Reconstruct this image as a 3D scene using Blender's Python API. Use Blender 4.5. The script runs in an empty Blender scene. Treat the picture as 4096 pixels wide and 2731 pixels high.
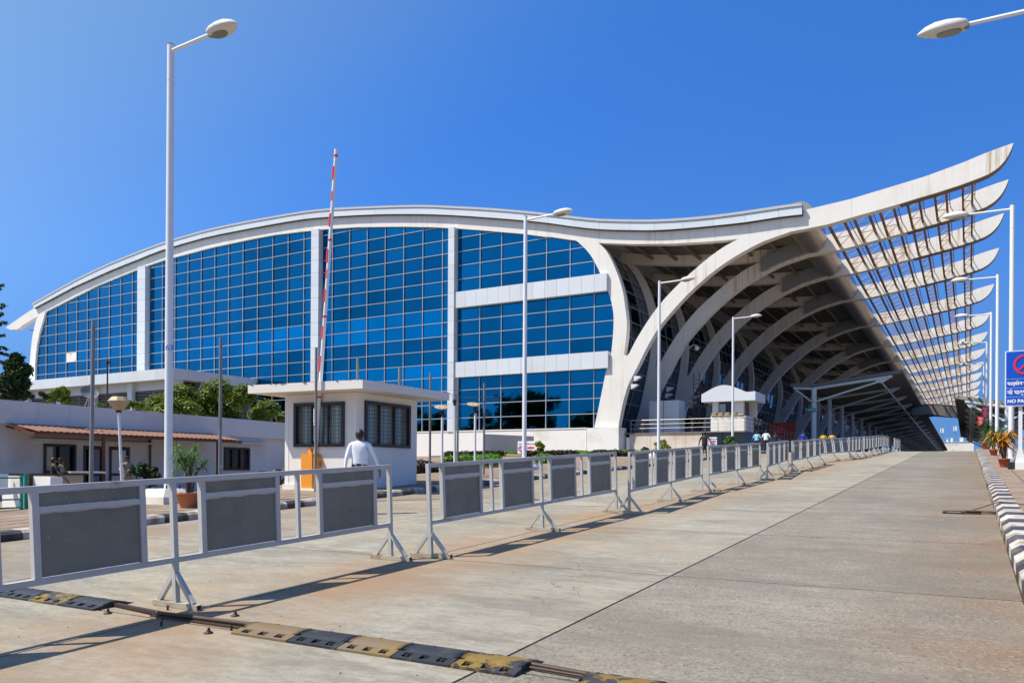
import bpy, bmesh, math, random
import numpy as np
from mathutils import Vector, Matrix, Quaternion
rnd = random.Random(7)
R = math.radians
S = bpy.context.scene

# ------------------------------------------------------------------ camera, sky, sun, exposure
CAM_H = 1.65; YAW = R(29.73); ROLL = .006; FPX = 3196.; CXP = 2048.; CYP = 1884.
cam = bpy.data.cameras.new('camera'); co = bpy.data.objects.new('camera', cam)
S.collection.objects.link(co); S.camera = co
cam.sensor_width = 36; cam.lens = 36*FPX/4096; cam.shift_y = (CYP-1365.5)/4096
cam.clip_start = .1; cam.clip_end = 6000
co.location = (0, 0, CAM_H)
co.rotation_euler = (Matrix.Rotation(YAW, 4, 'Z') @ Matrix.Rotation(math.pi/2, 4, 'X') @ Matrix.Rotation(ROLL, 4, 'Z')).to_euler()

SUNV = Vector((.52, .43, -1)).normalized()
w = bpy.data.worlds.new('World'); S.world = w; w.use_nodes = True
nt = w.node_tree; nt.nodes.clear()
sky = nt.nodes.new('ShaderNodeTexSky'); sky.sky_type = 'NISHITA'; sky.sun_disc = False
sky.sun_elevation = math.asin(-SUNV.z); sky.sun_rotation = math.atan2(-SUNV.x, -SUNV.y)
sky.altitude = 0; sky.air_density = 1.0; sky.dust_density = .35; sky.ozone_density = 4.0
def wn(t, **k):
    x = nt.nodes.new(t)
    for a, b in k.items(): setattr(x, a, b)
    return x
tc = wn('ShaderNodeTexCoord'); lift = wn('ShaderNodeVectorMath', operation='ADD'); lift.inputs[1].default_value = (0, 0, .22)
nt.links.new(tc.outputs['Generated'], lift.inputs[0]); nrmz = wn('ShaderNodeVectorMath', operation='NORMALIZE'); nt.links.new(lift.outputs[0], nrmz.inputs[0])
nt.links.new(nrmz.outputs[0], sky.inputs[0])
# deep polarised blue away from the sun, paler towards it and towards the horizon
dt = wn('ShaderNodeVectorMath', operation='DOT_PRODUCT'); nt.links.new(tc.outputs['Generated'], dt.inputs[0]); dt.inputs[1].default_value = tuple(-SUNV)
mr = wn('ShaderNodeMapRange', interpolation_type='SMOOTHSTEP'); nt.links.new(dt.outputs['Value'], mr.inputs[0]); mr.inputs[1].default_value = .22; mr.inputs[2].default_value = .66
sz = wn('ShaderNodeSeparateXYZ'); nt.links.new(tc.outputs['Generated'], sz.inputs[0])
mh = wn('ShaderNodeMapRange', interpolation_type='SMOOTHSTEP'); nt.links.new(sz.outputs[2], mh.inputs[0]); mh.inputs[1].default_value = .42; mh.inputs[2].default_value = 0.; mh.inputs[4].default_value = .42
ad = wn('ShaderNodeMath', operation='ADD', use_clamp=True); nt.links.new(mr.outputs[0], ad.inputs[0]); nt.links.new(mh.outputs[0], ad.inputs[1])
gr = wn('ShaderNodeMix', data_type='RGBA'); nt.links.new(ad.outputs[0], gr.inputs[0]); gr.inputs[6].default_value = (.50, 1.18, 2.0, 1); gr.inputs[7].default_value = (1.6, 1.75, 1.65, 1)
hs = wn('ShaderNodeMix', data_type='RGBA', blend_type='MULTIPLY', clamp_result=False); hs.inputs[0].default_value = 1.0; md = wn('ShaderNodeMapRange', interpolation_type='SMOOTHSTEP'); nt.links.new(sz.outputs[2], md.inputs[0]); md.inputs[1].default_value = 0.; md.inputs[2].default_value = .25; md.inputs[3].default_value = .62
sc_ = wn('ShaderNodeVectorMath', operation='SCALE'); nt.links.new(gr.outputs[2], sc_.inputs[0]); nt.links.new(md.outputs[0], sc_.inputs['Scale']); nt.links.new(sc_.outputs[0], hs.inputs[7])
bg = nt.nodes.new('ShaderNodeBackground'); bg.inputs[1].default_value = .088
wo = nt.nodes.new('ShaderNodeOutputWorld')
nt.links.new(sky.outputs[0], hs.inputs[6]); nt.links.new(hs.outputs[2], bg.inputs[0]); nt.links.new(bg.outputs[0], wo.inputs[0])
sl = bpy.data.lights.new('sun', 'SUN'); sl.energy = 5.0; sl.angle = R(.53); sl.color = (1, .93, .82)
so = bpy.data.objects.new('sun', sl); S.collection.objects.link(so); so.location = (-30, -30, 60)
so.rotation_euler = SUNV.to_track_quat('-Z', 'Y').to_euler()
S.view_settings.view_transform = 'Standard'; S.view_settings.look = 'None'
S.view_settings.exposure = 0.38; S.view_settings.gamma = 1.0; S.view_settings.use_curve_mapping = False
S.cycles.max_bounces = 6; S.cycles.diffuse_bounces = 3; S.cycles.glossy_bounces = 3; S.cycles.transmission_bounces = 4

# ------------------------------------------------------------------ survey helpers: a sight line from the camera met with a real plane
_fw = Vector((-math.sin(YAW), math.cos(YAW), 0)); _rt = Vector((math.cos(YAW), math.sin(YAW), 0)); _up = Vector((0, 0, 1))
C0 = Vector((0, 0, CAM_H)); SL = .0484; YC = 70.; ZT = SL*YC
def ray(x, y):
    u = (x-CXP)/FPX; v = (y-CYP)/FPX; c, s = math.cos(ROLL), math.sin(ROLL)
    return _fw + _rt*(u*c+v*s) - _up*(-u*s+v*c)
def onY(x, y, Y): d = ray(x, y); return C0+d*(Y/d.y)
def onX(x, y, X): d = ray(x, y); return C0+d*(X/d.x)
def onZ(x, y, Z): d = ray(x, y); return C0+d*((Z-CAM_H)/d.z)
def gz(Y): return SL*min(max(Y, -8), YC)
def gnd(x, y): d = ray(x, y); return C0+d*(CAM_H/(SL*d.y-d.z))

# ------------------------------------------------------------------ materials
def new_mat(name):
    m = bpy.data.materials.new(name); m.use_nodes = True; n = m.node_tree
    return m, n, n.nodes['Principled BSDF']
def N(n, t, **k):
    x = n.nodes.new(t)
    for a, b in k.items(): setattr(x, a, b)
    return x
def noise(n, scale, detail=4, rough=.55, stretch=None, src=None):
    g = src or N(n, 'ShaderNodeNewGeometry').outputs['Position']
    t = N(n, 'ShaderNodeTexNoise'); t.inputs['Scale'].default_value = scale; t.inputs['Detail'].default_value = detail
    t.inputs['Roughness'].default_value = rough
    if stretch:
        mp = N(n, 'ShaderNodeMapping'); mp.inputs['Scale'].default_value = stretch
        n.links.new(g, mp.inputs[0]); g = mp.outputs[0]
    n.links.new(g, t.inputs['Vector']); return t.outputs['Fac']
def ramp(n, fac, a, b, c0=(0, 0, 0, 1), c1=(1, 1, 1, 1)):
    r = N(n, 'ShaderNodeValToRGB'); r.color_ramp.elements[0].position = a; r.color_ramp.elements[1].position = b
    r.color_ramp.elements[0].color = c0; r.color_ramp.elements[1].color = c1
    n.links.new(fac, r.inputs[0]); return r.outputs[0]
def mix(n, fac, a, b, mode='MIX'):
    x = N(n, 'ShaderNodeMix', data_type='RGBA', blend_type=mode)
    for s, v in ((0, fac), (6, a), (7, b)):
        if hasattr(v, 'links'): n.links.new(v, x.inputs[s])
        elif s == 0: x.inputs[0].default_value = v
        else: x.inputs[s].default_value = (*v, 1) if len(v) == 3 else v
    return x.outputs[2]
def mathn(n, op, a, b=None, c=None):
    x = N(n, 'ShaderNodeMath', operation=op)
    for i, v in enumerate((a, b, c)):
        if v is None: continue
        if hasattr(v, 'links'): n.links.new(v, x.inputs[i])
        else: x.inputs[i].default_value = v
    return x.outputs[0]
def bump(n, b, fac, strength, dist=.02):
    x = N(n, 'ShaderNodeBump'); x.inputs['Strength'].default_value = strength; x.inputs['Distance'].default_value = dist
    n.links.new(fac, x.inputs['Height']); n.links.new(x.outputs[0], b.inputs['Normal'])
def mat(name, col, rough=.6, metal=0, var=.15, scale=3, dirt=None, dirt_amt=(.55, .75), streak=None, streak_amt=(.6, .8), bmp=0, bscale=60, spec=.5, obj_var=0):
    m, n, b = new_mat(name)
    d = tuple(max(0, c*(1-var)) for c in col); l = tuple(min(1, c*(1+var*.6)) for c in col)
    c = mix(n, noise(n, scale, 5), d, l)
    if dirt: c = mix(n, ramp(n, noise(n, scale*.35, 6, .65), *dirt_amt), c, dirt)
    if streak: c = mix(n, ramp(n, noise(n, 1.0, 5, .7, (1.6, 1.6, .07)), *streak_amt), c, streak)
    if obj_var:
        oi = N(n, 'ShaderNodeObjectInfo')
        f = mathn(n, 'MULTIPLY_ADD', oi.outputs['Random'], obj_var, 1-obj_var/2)
        cc = N(n, 'ShaderNodeVectorMath', operation='SCALE'); n.links.new(c, cc.inputs[0]); n.links.new(f, cc.inputs['Scale']); c = cc.outputs[0]
    n.links.new(c, b.inputs['Base Color'])
    b.inputs['Roughness'].default_value = rough; b.inputs['Metallic'].default_value = metal
    b.inputs['Specular IOR Level'].default_value = spec
    if bmp: bump(n, b, noise(n, bscale, 4), bmp, .01)
    return m

M = {}
def rib_mat():
    m, n, b = new_mat('aged_white_cladding')
    c = mix(n, noise(n, .45, 5), (.73, .70, .64), (.80, .77, .71))
    st = ramp(n, noise(n, 1.0, 6, .72, (2.1, 2.1, .05)), .50, .68)
    mk = ramp(n, noise(n, .16, 3, .6), .42, .60)
    sx = N(n, 'ShaderNodeSeparateXYZ'); n.links.new(N(n, 'ShaderNodeNewGeometry').outputs['Position'], sx.inputs[0])
    rt = N(n, 'ShaderNodeMapRange'); n.links.new(sx.outputs[0], rt.inputs[0]); rt.inputs[1].default_value = -34; rt.inputs[2].default_value = -12; rt.inputs[3].default_value = .25
    f = mathn(n, 'MULTIPLY', mathn(n, 'MULTIPLY', st, mk), rt.outputs[0])
    c = mix(n, mathn(n, 'MULTIPLY', f, 1.0), c, (.40, .22, .08))
    gr_ = ramp(n, noise(n, 1.0, 6, .75, (.9, .9, .09)), .55, .8); c = mix(n, mathn(n, 'MULTIPLY', gr_, .35), c, (.42, .38, .30))
    # cladding joints every 2.9 m along the band
    jx = mathn(n, 'ABSOLUTE', mathn(n, 'SUBTRACT', mathn(n, 'FRACT', mathn(n, 'DIVIDE', sx.outputs[0], 5.8)), .5))
    j = mathn(n, 'LESS_THAN', jx, .0035); c = mix(n, mathn(n, 'MULTIPLY', j, .5), c, (.3, .26, .2))
    n.links.new(c, b.inputs['Base Color']); b.inputs['Roughness'].default_value = .6
    bump(n, b, noise(n, .8, 3), .12, .15); return m
M['rib'] = rib_mat()
M['ribclean'] = mat('white_cladding', (.76, .71, .62), .55, var=.07, scale=.5, dirt=(.6, .54, .46), dirt_amt=(.5, .9))
M['fascia'] = mat('silver_grey_cladding', (.64, .69, .72), .35, metal=0, var=.05, scale=.4, obj_var=.08)
M['cap'] = mat('grey_cap_flashing', (.5, .5, .5), .5, var=.2, scale=2)
M['acp'] = mat('pale_aluminium_cladding', (.66, .69, .72), .35, metal=0, var=.06, scale=.5, dirt=(.6, .54, .47), dirt_amt=(.55, .95), obj_var=.1)
M['seam'] = mat('dark_seam', (.03, .035, .04), .7)
M['mullion'] = mat('silver_mullion', (.40, .45, .50), .4, metal=.2, var=.05)
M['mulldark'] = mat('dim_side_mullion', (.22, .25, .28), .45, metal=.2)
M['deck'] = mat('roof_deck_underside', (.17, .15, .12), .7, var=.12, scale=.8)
M['roof'] = mat('roof_sheet', (.45, .46, .46), .5, var=.1)
M['greybox'] = mat('blue_grey_panel', (.22, .24, .27), .5, var=.08, scale=.6)
M['drum'] = mat('bronze_grey_sheet', (.38, .34, .29), .33, metal=.6, var=.08, scale=1)
M['rust'] = mat('rusty_painted_steel', (.34, .19, .085), .7, var=.4, scale=2.5, dirt=(.16, .07, .03), dirt_amt=(.42, .6))
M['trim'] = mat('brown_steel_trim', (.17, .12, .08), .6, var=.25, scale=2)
M['lattice'] = mat('pale_lattice_rod', (.50, .38, .25), .6, var=.25, scale=2, dirt=(.35, .18, .08), dirt_amt=(.5, .7))
M['plaster'] = mat('white_plaster', (.80, .775, .73), .85, var=.05, scale=.8, dirt=(.55, .44, .34), dirt_amt=(.58, .85), streak=(.5, .38, .26), streak_amt=(.66, .9), bmp=.15, bscale=25)
M['plastpink'] = mat('pinkish_plaster', (.60, .50, .44), .85, var=.07, scale=.8, bmp=.15, bscale=25)
M['plaststain'] = mat('stained_white_plaster', (.70, .64, .54), .85, var=.1, scale=.7, dirt=(.45, .33, .22), dirt_amt=(.5, .75), streak=(.42, .30, .2), streak_amt=(.55, .8), bmp=.15, bscale=25)
M['slabedge'] = mat('weathered_concrete_slab', (.74, .70, .63), .85, var=.08, scale=1.5, dirt=(.2, .17, .13), dirt_amt=(.62, .78), bmp=.2, bscale=20)
M['cabwhite'] = mat('limewashed_wall', (.78, .75, .69), .9, var=.07, scale=1.4, dirt=(.42, .33, .23), dirt_amt=(.54, .86), streak=(.5, .43, .33), streak_amt=(.6, .9), bmp=.12, bscale=30)
M['offwall'] = mat('office_white_wall', (.68, .66, .62), .9, var=.08, scale=.9, dirt=(.38, .35, .32), dirt_amt=(.5, .9), streak=(.4, .36, .32), streak_amt=(.58, .85), bmp=.1, bscale=20)
M['granite'] = mat('black_granite', (.02, .024, .026), .25, var=.2)
M['steel'] = mat('brushed_steel', (.42, .38, .32), .38, metal=1, var=.08)
M['polew'] = mat('white_lamp_post_paint', (.72, .74, .75), .4, var=.05, scale=2, dirt=(.4, .36, .32), dirt_amt=(.68, .8))
M['grey_pole'] = mat('galvanised_pole', (.23, .23, .22), .55, metal=.3, var=.2, scale=4, dirt=(.2, .15, .1))
M['lampbody'] = mat('lamp_housing', (.60, .58, .54), .45, var=.08)
M['lampglass'] = mat('lamp_lens', (.20, .22, .18), .15, var=.15, scale=8)
M['barpaint'] = mat('chipped_white_blue_paint', (.50, .485, .45), .5, var=.14, scale=7, dirt=(.27, .16, .09), dirt_amt=(.63, .72), streak=(.33, .30, .27), streak_amt=(.5, .8))
M['footpaint'] = mat('dusty_steel_foot', (.42, .38, .30), .7, var=.2, scale=8, dirt=(.28, .17, .09), dirt_amt=(.5, .65))
M['barpanel'] = mat('grey_green_sheet', (.20, .197, .155), .6, var=.28, scale=4, dirt=(.11, .108, .085), dirt_amt=(.5, .85), bmp=.1, bscale=5)
M['brushed'] = mat('white_brush_overpaint', (.42, .45, .48), .5, var=.05)
M['black'] = mat('black_paint', (.018, .018, .02), .5, var=.3)
M['kerbw'] = mat('kerb_white_paint', (.52, .485, .44), .8, var=.16, scale=9, dirt=(.24, .175, .12), dirt_amt=(.44, .64), obj_var=.25, bmp=.25, bscale=30)
M['kerbb'] = mat('kerb_black_paint', (.035, .035, .042), .65, var=.3, scale=9, dirt=(.16, .13, .10), dirt_amt=(.46, .68), bmp=.25, bscale=30, obj_var=.4)
M['orange'] = mat('orange_paint', (.78, .29, .025), .4, var=.08)
M['orange_side'] = M['orange']
M['red'] = mat('red_paint', (.55, .03, .02), .45, var=.1)
M['darkred'] = mat('rust_red_steel', (.16, .045, .025), .6, var=.2)
M['awning'] = mat('red_brown_sheet', (.22, .105, .065), .75, var=.15, scale=2)
M['winframe'] = mat('black_window_frame', (.018, .016, .016), .45)
M['greygrille'] = mat('pale_grille_bar', (.10, .10, .10), .5)
M['white'] = mat('white_sign_face', (.78, .78, .78), .4, var=.02)
M['blue'] = mat('sign_blue', (.0, .075, .50), .35, var=.03)
M['signred'] = mat('sign_red', (.75, .02, .02), .4, var=.03)
M['green_sign'] = mat('sign_green', (.0, .28, .22), .4, var=.05)
M['navy'] = mat('navy_print', (.02, .05, .2), .5)
M['cobalt'] = mat('blue_print', (.02, .2, .65), .5)
M['terracotta'] = mat('terracotta', (.45, .16, .07), .8, var=.15, scale=8, dirt=(.3, .24, .18), dirt_amt=(.6, .8))
M['terrared'] = mat('red_clay_pot', (.42, .07, .035), .6, var=.15)
M['soil'] = mat('potting_soil', (.06, .04, .03), .95, var=.3, scale=30)
M['bark'] = mat('bark', (.13, .09, .06), .9, var=.3, scale=12, bmp=.3, bscale=40)
M['skin'] = mat('skin', (.20, .10, .06), .55, var=.06)
M['hair'] = mat('black_hair', (.012, .01, .009), .5, bmp=.3, bscale=150)
M['shirtw'] = mat('white_shirt', (.74, .76, .82), .8, var=.05, scale=12, bmp=.5, bscale=9)
M['shirtlb'] = mat('light_blue_shirt', (.25, .58, .80), .8, bmp=.4, bscale=9)
M['shirtdb'] = mat('royal_blue_shirt', (.01, .03, .32), .8)
M['shirty'] = mat('yellow_shirt', (.62, .40, .02), .8)
M['shirtbk'] = mat('black_shirt', (.016, .015, .016), .8)
M['khaki'] = mat('khaki_uniform', (.30, .24, .16), .85)
M['trousers'] = mat('dark_trousers', (.016, .016, .022), .85)
M['shoe'] = mat('black_shoe', (.015, .012, .01), .4)
M['sandbag'] = mat('sandbag_cloth', (.42, .34, .20), .95, var=.2, scale=10, bmp=.3, bscale=30)
M['corr'] = mat('canopy_sheet_metal', (.19, .175, .15), .55, metal=.2, var=.15, scale=1)
M['pipe'] = mat('painted_pipe', (.60, .63, .64), .45, var=.08)
M['green_gate'] = mat('green_gate_paint', (.0, .22, .17), .5, var=.1)
M['cream'] = mat('cream_board', (.5, .42, .29), .7)
M['disc'] = mat('faded_lamp_shade', (.42, .31, .18), .6, var=.12, scale=5)
M['wire'] = mat('black_cable', (.02, .02, .02), .6)
M['paverbrown'] = mat('brown_paver_sheet', (.23, .165, .115), .92, var=.2, scale=3, dirt=(.31, .24, .18), dirt_amt=(.45, .7), bmp=.25, bscale=35)
M['terrain'] = mat('dry_earth', (.24, .18, .12), .95, var=.25, scale=.6, bmp=.2, bscale=6)
M['asphalt'] = mat('forecourt_paving', (.20, .17, .15), .92, var=.2, scale=1.5, bmp=.2, bscale=30)
M['joint'] = mat('joint_filler', (.05, .038, .028), .95, var=.3, scale=12)
M['rubberb'] = mat('black_rubber', (.022, .024, .028), .5, var=.3, scale=14, dirt=(.12, .09, .06), dirt_amt=(.56, .8), bmp=.5, bscale=50)
M['rubbery'] = mat('worn_yellow_rubber', (.21, .135, .04), .6, var=.3, scale=14, dirt=(.17, .125, .075), dirt_amt=(.38, .6), bmp=.5, bscale=50)
M['rubberchip'] = mat('chipped_yellow_rubber', (.21, .13, .018), .6, var=.3, scale=14, dirt=(.03, .03, .035), dirt_amt=(.50, .54), bmp=.5, bscale=50)
M['pit'] = mat('dark_socket', (.02, .016, .012), .9)
M['rustbar'] = mat('rusty_bar', (.065, .042, .028), .6, metal=.3, var=.4, scale=20)

def leaf_mat(name, c1, c2, rough=.5):
    m, n, b = new_mat(name)
    g = N(n, 'ShaderNodeNewGeometry')
    f = noise(n, 1.1, 3)
    f2 = mathn(n, 'MULTIPLY_ADD', g.outputs['Random Per Island'], .6, -.3)
    f3 = mathn(n, 'ADD', f, f2)
    c = mix(n, f3, c1, c2)
    n.links.new(c, b.inputs['Base Color']); b.inputs['Roughness'].default_value = rough
    b.inputs['Specular IOR Level'].default_value = .3
    tr = N(n, 'ShaderNodeBsdfTranslucent'); n.links.new(c, tr.inputs[0])
    ms = N(n, 'ShaderNodeMixShader'); ms.inputs[0].default_value = .3
    out = n.nodes['Material Output']
    n.links.new(b.outputs[0], ms.inputs[1]); n.links.new(tr.outputs[0], ms.inputs[2]); n.links.new(ms.outputs[0], out.inputs[0])
    return m
M['leaf'] = leaf_mat('bright_tree_leaf', (.03, .07, .008), (.24, .30, .03))
M['leafdk'] = leaf_mat('dark_vine_leaf', (.012, .035, .008), (.06, .12, .02))
M['leafbrown'] = leaf_mat('brown_leaf', (.06, .03, .015), (.05, .09, .02))
M['leafpot'] = leaf_mat('strap_leaf', (.03, .10, .015), (.12, .28, .05))
M['leafcroton'] = leaf_mat('croton_leaf', (.10, .14, .02), (.75, .26, .02))
M['leafyel'] = leaf_mat('yellow_green_leaf', (.10, .17, .02), (.42, .42, .06))
M['leafred'] = leaf_mat('dark_red_hedge_leaf', (.025, .012, .010), (.045, .03, .02))
M['grass'] = leaf_mat('lawn_blade', (.05, .16, .01), (.18, .42, .03))

# glass: coated blue reflective panes and darker side glass
def glass_mat(name, col, rough=.02, metal=1., fade=.12):
    m, n, b = new_mat(name)
    oi = N(n, 'ShaderNodeObjectInfo')
    w1 = noise(n, .09, 3, .6); f = mathn(n, 'MULTIPLY_ADD', oi.outputs['Random'], fade*2, .55-fade); f = mathn(n, 'ADD', f, mathn(n, 'MULTIPLY', w1, .9))
    v = N(n, 'ShaderNodeVectorMath', operation='SCALE'); v.inputs[0].default_value = col; n.links.new(f, v.inputs['Scale'])
    n.links.new(v.outputs[0], b.inputs['Base Color'])
    b.inputs['Metallic'].default_value = metal; b.inputs['Roughness'].default_value = rough
    bump(n, b, noise(n, .35, 2), .05, .4)
    return m
M['glass'] = glass_mat('blue_reflective_glass', (.004, .132, .265), .03, 1., .20)
M['glassband'] = glass_mat('pale_blue_spandrel_glass', (.003, .215, .445), .06, 1., .2)
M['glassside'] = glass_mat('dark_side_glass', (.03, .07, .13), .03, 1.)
M['winglass'] = glass_mat('window_glass', (.30, .32, .28), .12, .25)
M['darkglass'] = mat('dark_interior_glass', (.012, .012, .014), .08, var=.3)
M['board'] = mat('stained_white_board', (.72, .67, .58), .8, var=.05, scale=.8, dirt=(.25, .15, .08), dirt_amt=(.56, .62))

# concrete road slab with broom marks, wear and brown dust where it gathers
def slab_mat(name, base, aggregate):
    m, n, b = new_mat(name)
    g = N(n, 'ShaderNodeNewGeometry'); pos = g.outputs['Position']
    sx = N(n, 'ShaderNodeSeparateXYZ'); n.links.new(pos, sx.inputs[0]); X = sx.outputs[0]
    oi = N(n, 'ShaderNodeObjectInfo')
    hi = tuple(k*1.28 for k in base); lo = tuple(k*.62 for k in base)
    c = mix(n, ramp(n, noise(n, .8, 8, .72), .36, .64), tuple(k*.80 for k in base), tuple(k*1.16 for k in base))
    c = mix(n, mathn(n, 'MULTIPLY', ramp(n, noise(n, 5.0, 8, .8, (.7, 1.5, 1)), .44, .60), .65), c, lo)
    c = mix(n, mathn(n, 'MULTIPLY', ramp(n, noise(n, 17, 6, .8, (.8, 1.3, 1)), .50, .62), .60), c, hi)
    c = mix(n, mathn(n, 'MULTIPLY', ramp(n, noise(n, 1.0, 4, .6, (.2, 3.2, 1)), .50, .68), .30), c, lo)
    c = mix(n, mathn(n, 'MULTIPLY', ramp(n, noise(n, .55, 5, .6), .50, .70), .45), c, (base[0]*1.02, base[1]*.85, base[2]*.68))
    c = mix(n, mathn(n, 'MULTIPLY', ramp(n, noise(n, .28, 6, .7, (.7, 1.1, 1)), .50, .62), .60 if aggregate else .35), c, tuple(k*.50 for k in base))
    # hairline cracks and darker wet-looking patches
    wv = N(n, 'ShaderNodeVectorMath', operation='ADD'); nv = N(n, 'ShaderNodeTexNoise'); nv.inputs['Scale'].default_value = 1.3; nv.inputs['Detail'].default_value = 5; n.links.new(pos, nv.inputs['Vector'])
    n.links.new(pos, wv.inputs[0]); n.links.new(nv.outputs['Color'], wv.inputs[1])
    vc = N(n, 'ShaderNodeTexVoronoi', feature='DISTANCE_TO_EDGE'); vc.inputs['Scale'].default_value = .22; n.links.new(wv.outputs[0], vc.inputs['Vector'])
    ck = mathn(n, 'MULTIPLY', mathn(n, 'LESS_THAN', vc.outputs['Distance'], .0016), ramp(n, noise(n, .3, 2), .5, .6))
    c = mix(n, mathn(n, 'MULTIPLY', ck, .6), c, (.10, .085, .07))
    c = mix(n, mathn(n, 'MULTIPLY', ramp(n, noise(n, .9, 7, .72, (.45, 1.6, 1)), .50, .62), .55), c, tuple(k*.50 for k in base))
    c = mix(n, mathn(n, 'MULTIPLY', ramp(n, noise(n, 2.6, 7, .75, (.5, 1.6, 1)), .54, .68), .30), c, tuple(min(1, k*1.32) for k in base))
    ty = mathn(n, 'ABSOLUTE', mathn(n, 'SUBTRACT', mathn(n, 'ABSOLUTE', mathn(n, 'SUBTRACT', X, -1.4)), .85)); tk = mathn(n, 'SUBTRACT', 1, mathn(n, 'DIVIDE', ty, .35)); tk.node.use_clamp = True
    c = mix(n, mathn(n, 'MULTIPLY', mathn(n, 'MULTIPLY', tk, ramp(n, noise(n, .5, 4, .6, (3, .4, 1)), .3, .7)), .30), c, tuple(k*.55 for k in base))
    def dust(x0, wd, amt):
        d = mathn(n, 'ABSOLUTE', mathn(n, 'SUBTRACT', X, x0))
        k = mathn(n, 'SUBTRACT', 1, mathn(n, 'DIVIDE', d, wd)); k.node.use_clamp = True
        k2 = mathn(n, 'MULTIPLY', k, ramp(n, noise(n, .9, 6, .65), .30, .62)); return mathn(n, 'MULTIPLY', k2, amt)
    c = mix(n, dust(-6.2, 1.7, .95), c, (.30, .185, .10))
    c = mix(n, dust(.38, 1.7, 1.0), c, (.22, .125, .062))
    c = mix(n, dust(-14.1, 4.2, .95), c, (.25, .175, .115))
    if aggregate:
        vo = N(n, 'ShaderNodeTexVoronoi'); vo.inputs['Scale'].default_value = 55; n.links.new(pos, vo.inputs['Vector'])
        c = mix(n, mathn(n, 'MULTIPLY', ramp(n, vo.outputs['Color'], .25, .75), .5), c, (.20, .185, .17))
        c = mix(n, ramp(n, noise(n, 32, 5, .85), .54, .58), c, (.10, .09, .075)); c = mix(n, mathn(n, 'MULTIPLY', ramp(n, noise(n, 24, 5, .85), .56, .60), .45), c, (.42, .39, .33)); c = mix(n, mathn(n, 'MULTIPLY', ramp(n, noise(n, .7, 7, .75, (.6, 1.5, 1)), .47, .60), .5), c, tuple(k*.52 for k in base))
    fs = noise(n, 26, 6, .8, (1, 1.6, 1))
    c = mix(n, ramp(n, fs, .60, .66), c, (.15, .115, .08))
    f = mathn(n, 'MULTIPLY_ADD', oi.outputs['Random'], .10, .95)
    cc = N(n, 'ShaderNodeVectorMath', operation='SCALE'); n.links.new(c, cc.inputs[0]); n.links.new(f, cc.inputs['Scale'])
    n.links.new(cc.outputs[0], b.inputs['Base Color']); b.inputs['Roughness'].default_value = .88; b.inputs['Specular IOR Level'].default_value = .25
    h = mix(n, .5, noise(n, 30, 5, .7, (.5, 3, 1)), noise(n, 110, 3, .8))
    bump(n, b, h, .6 if aggregate else .45, .014)
    return m
M['slab'] = slab_mat('concrete_slab', (.315, .290, .235), False)
M['slab_worn'] = slab_mat('exposed_aggregate_slab', (.285, .255, .200), True)

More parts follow.
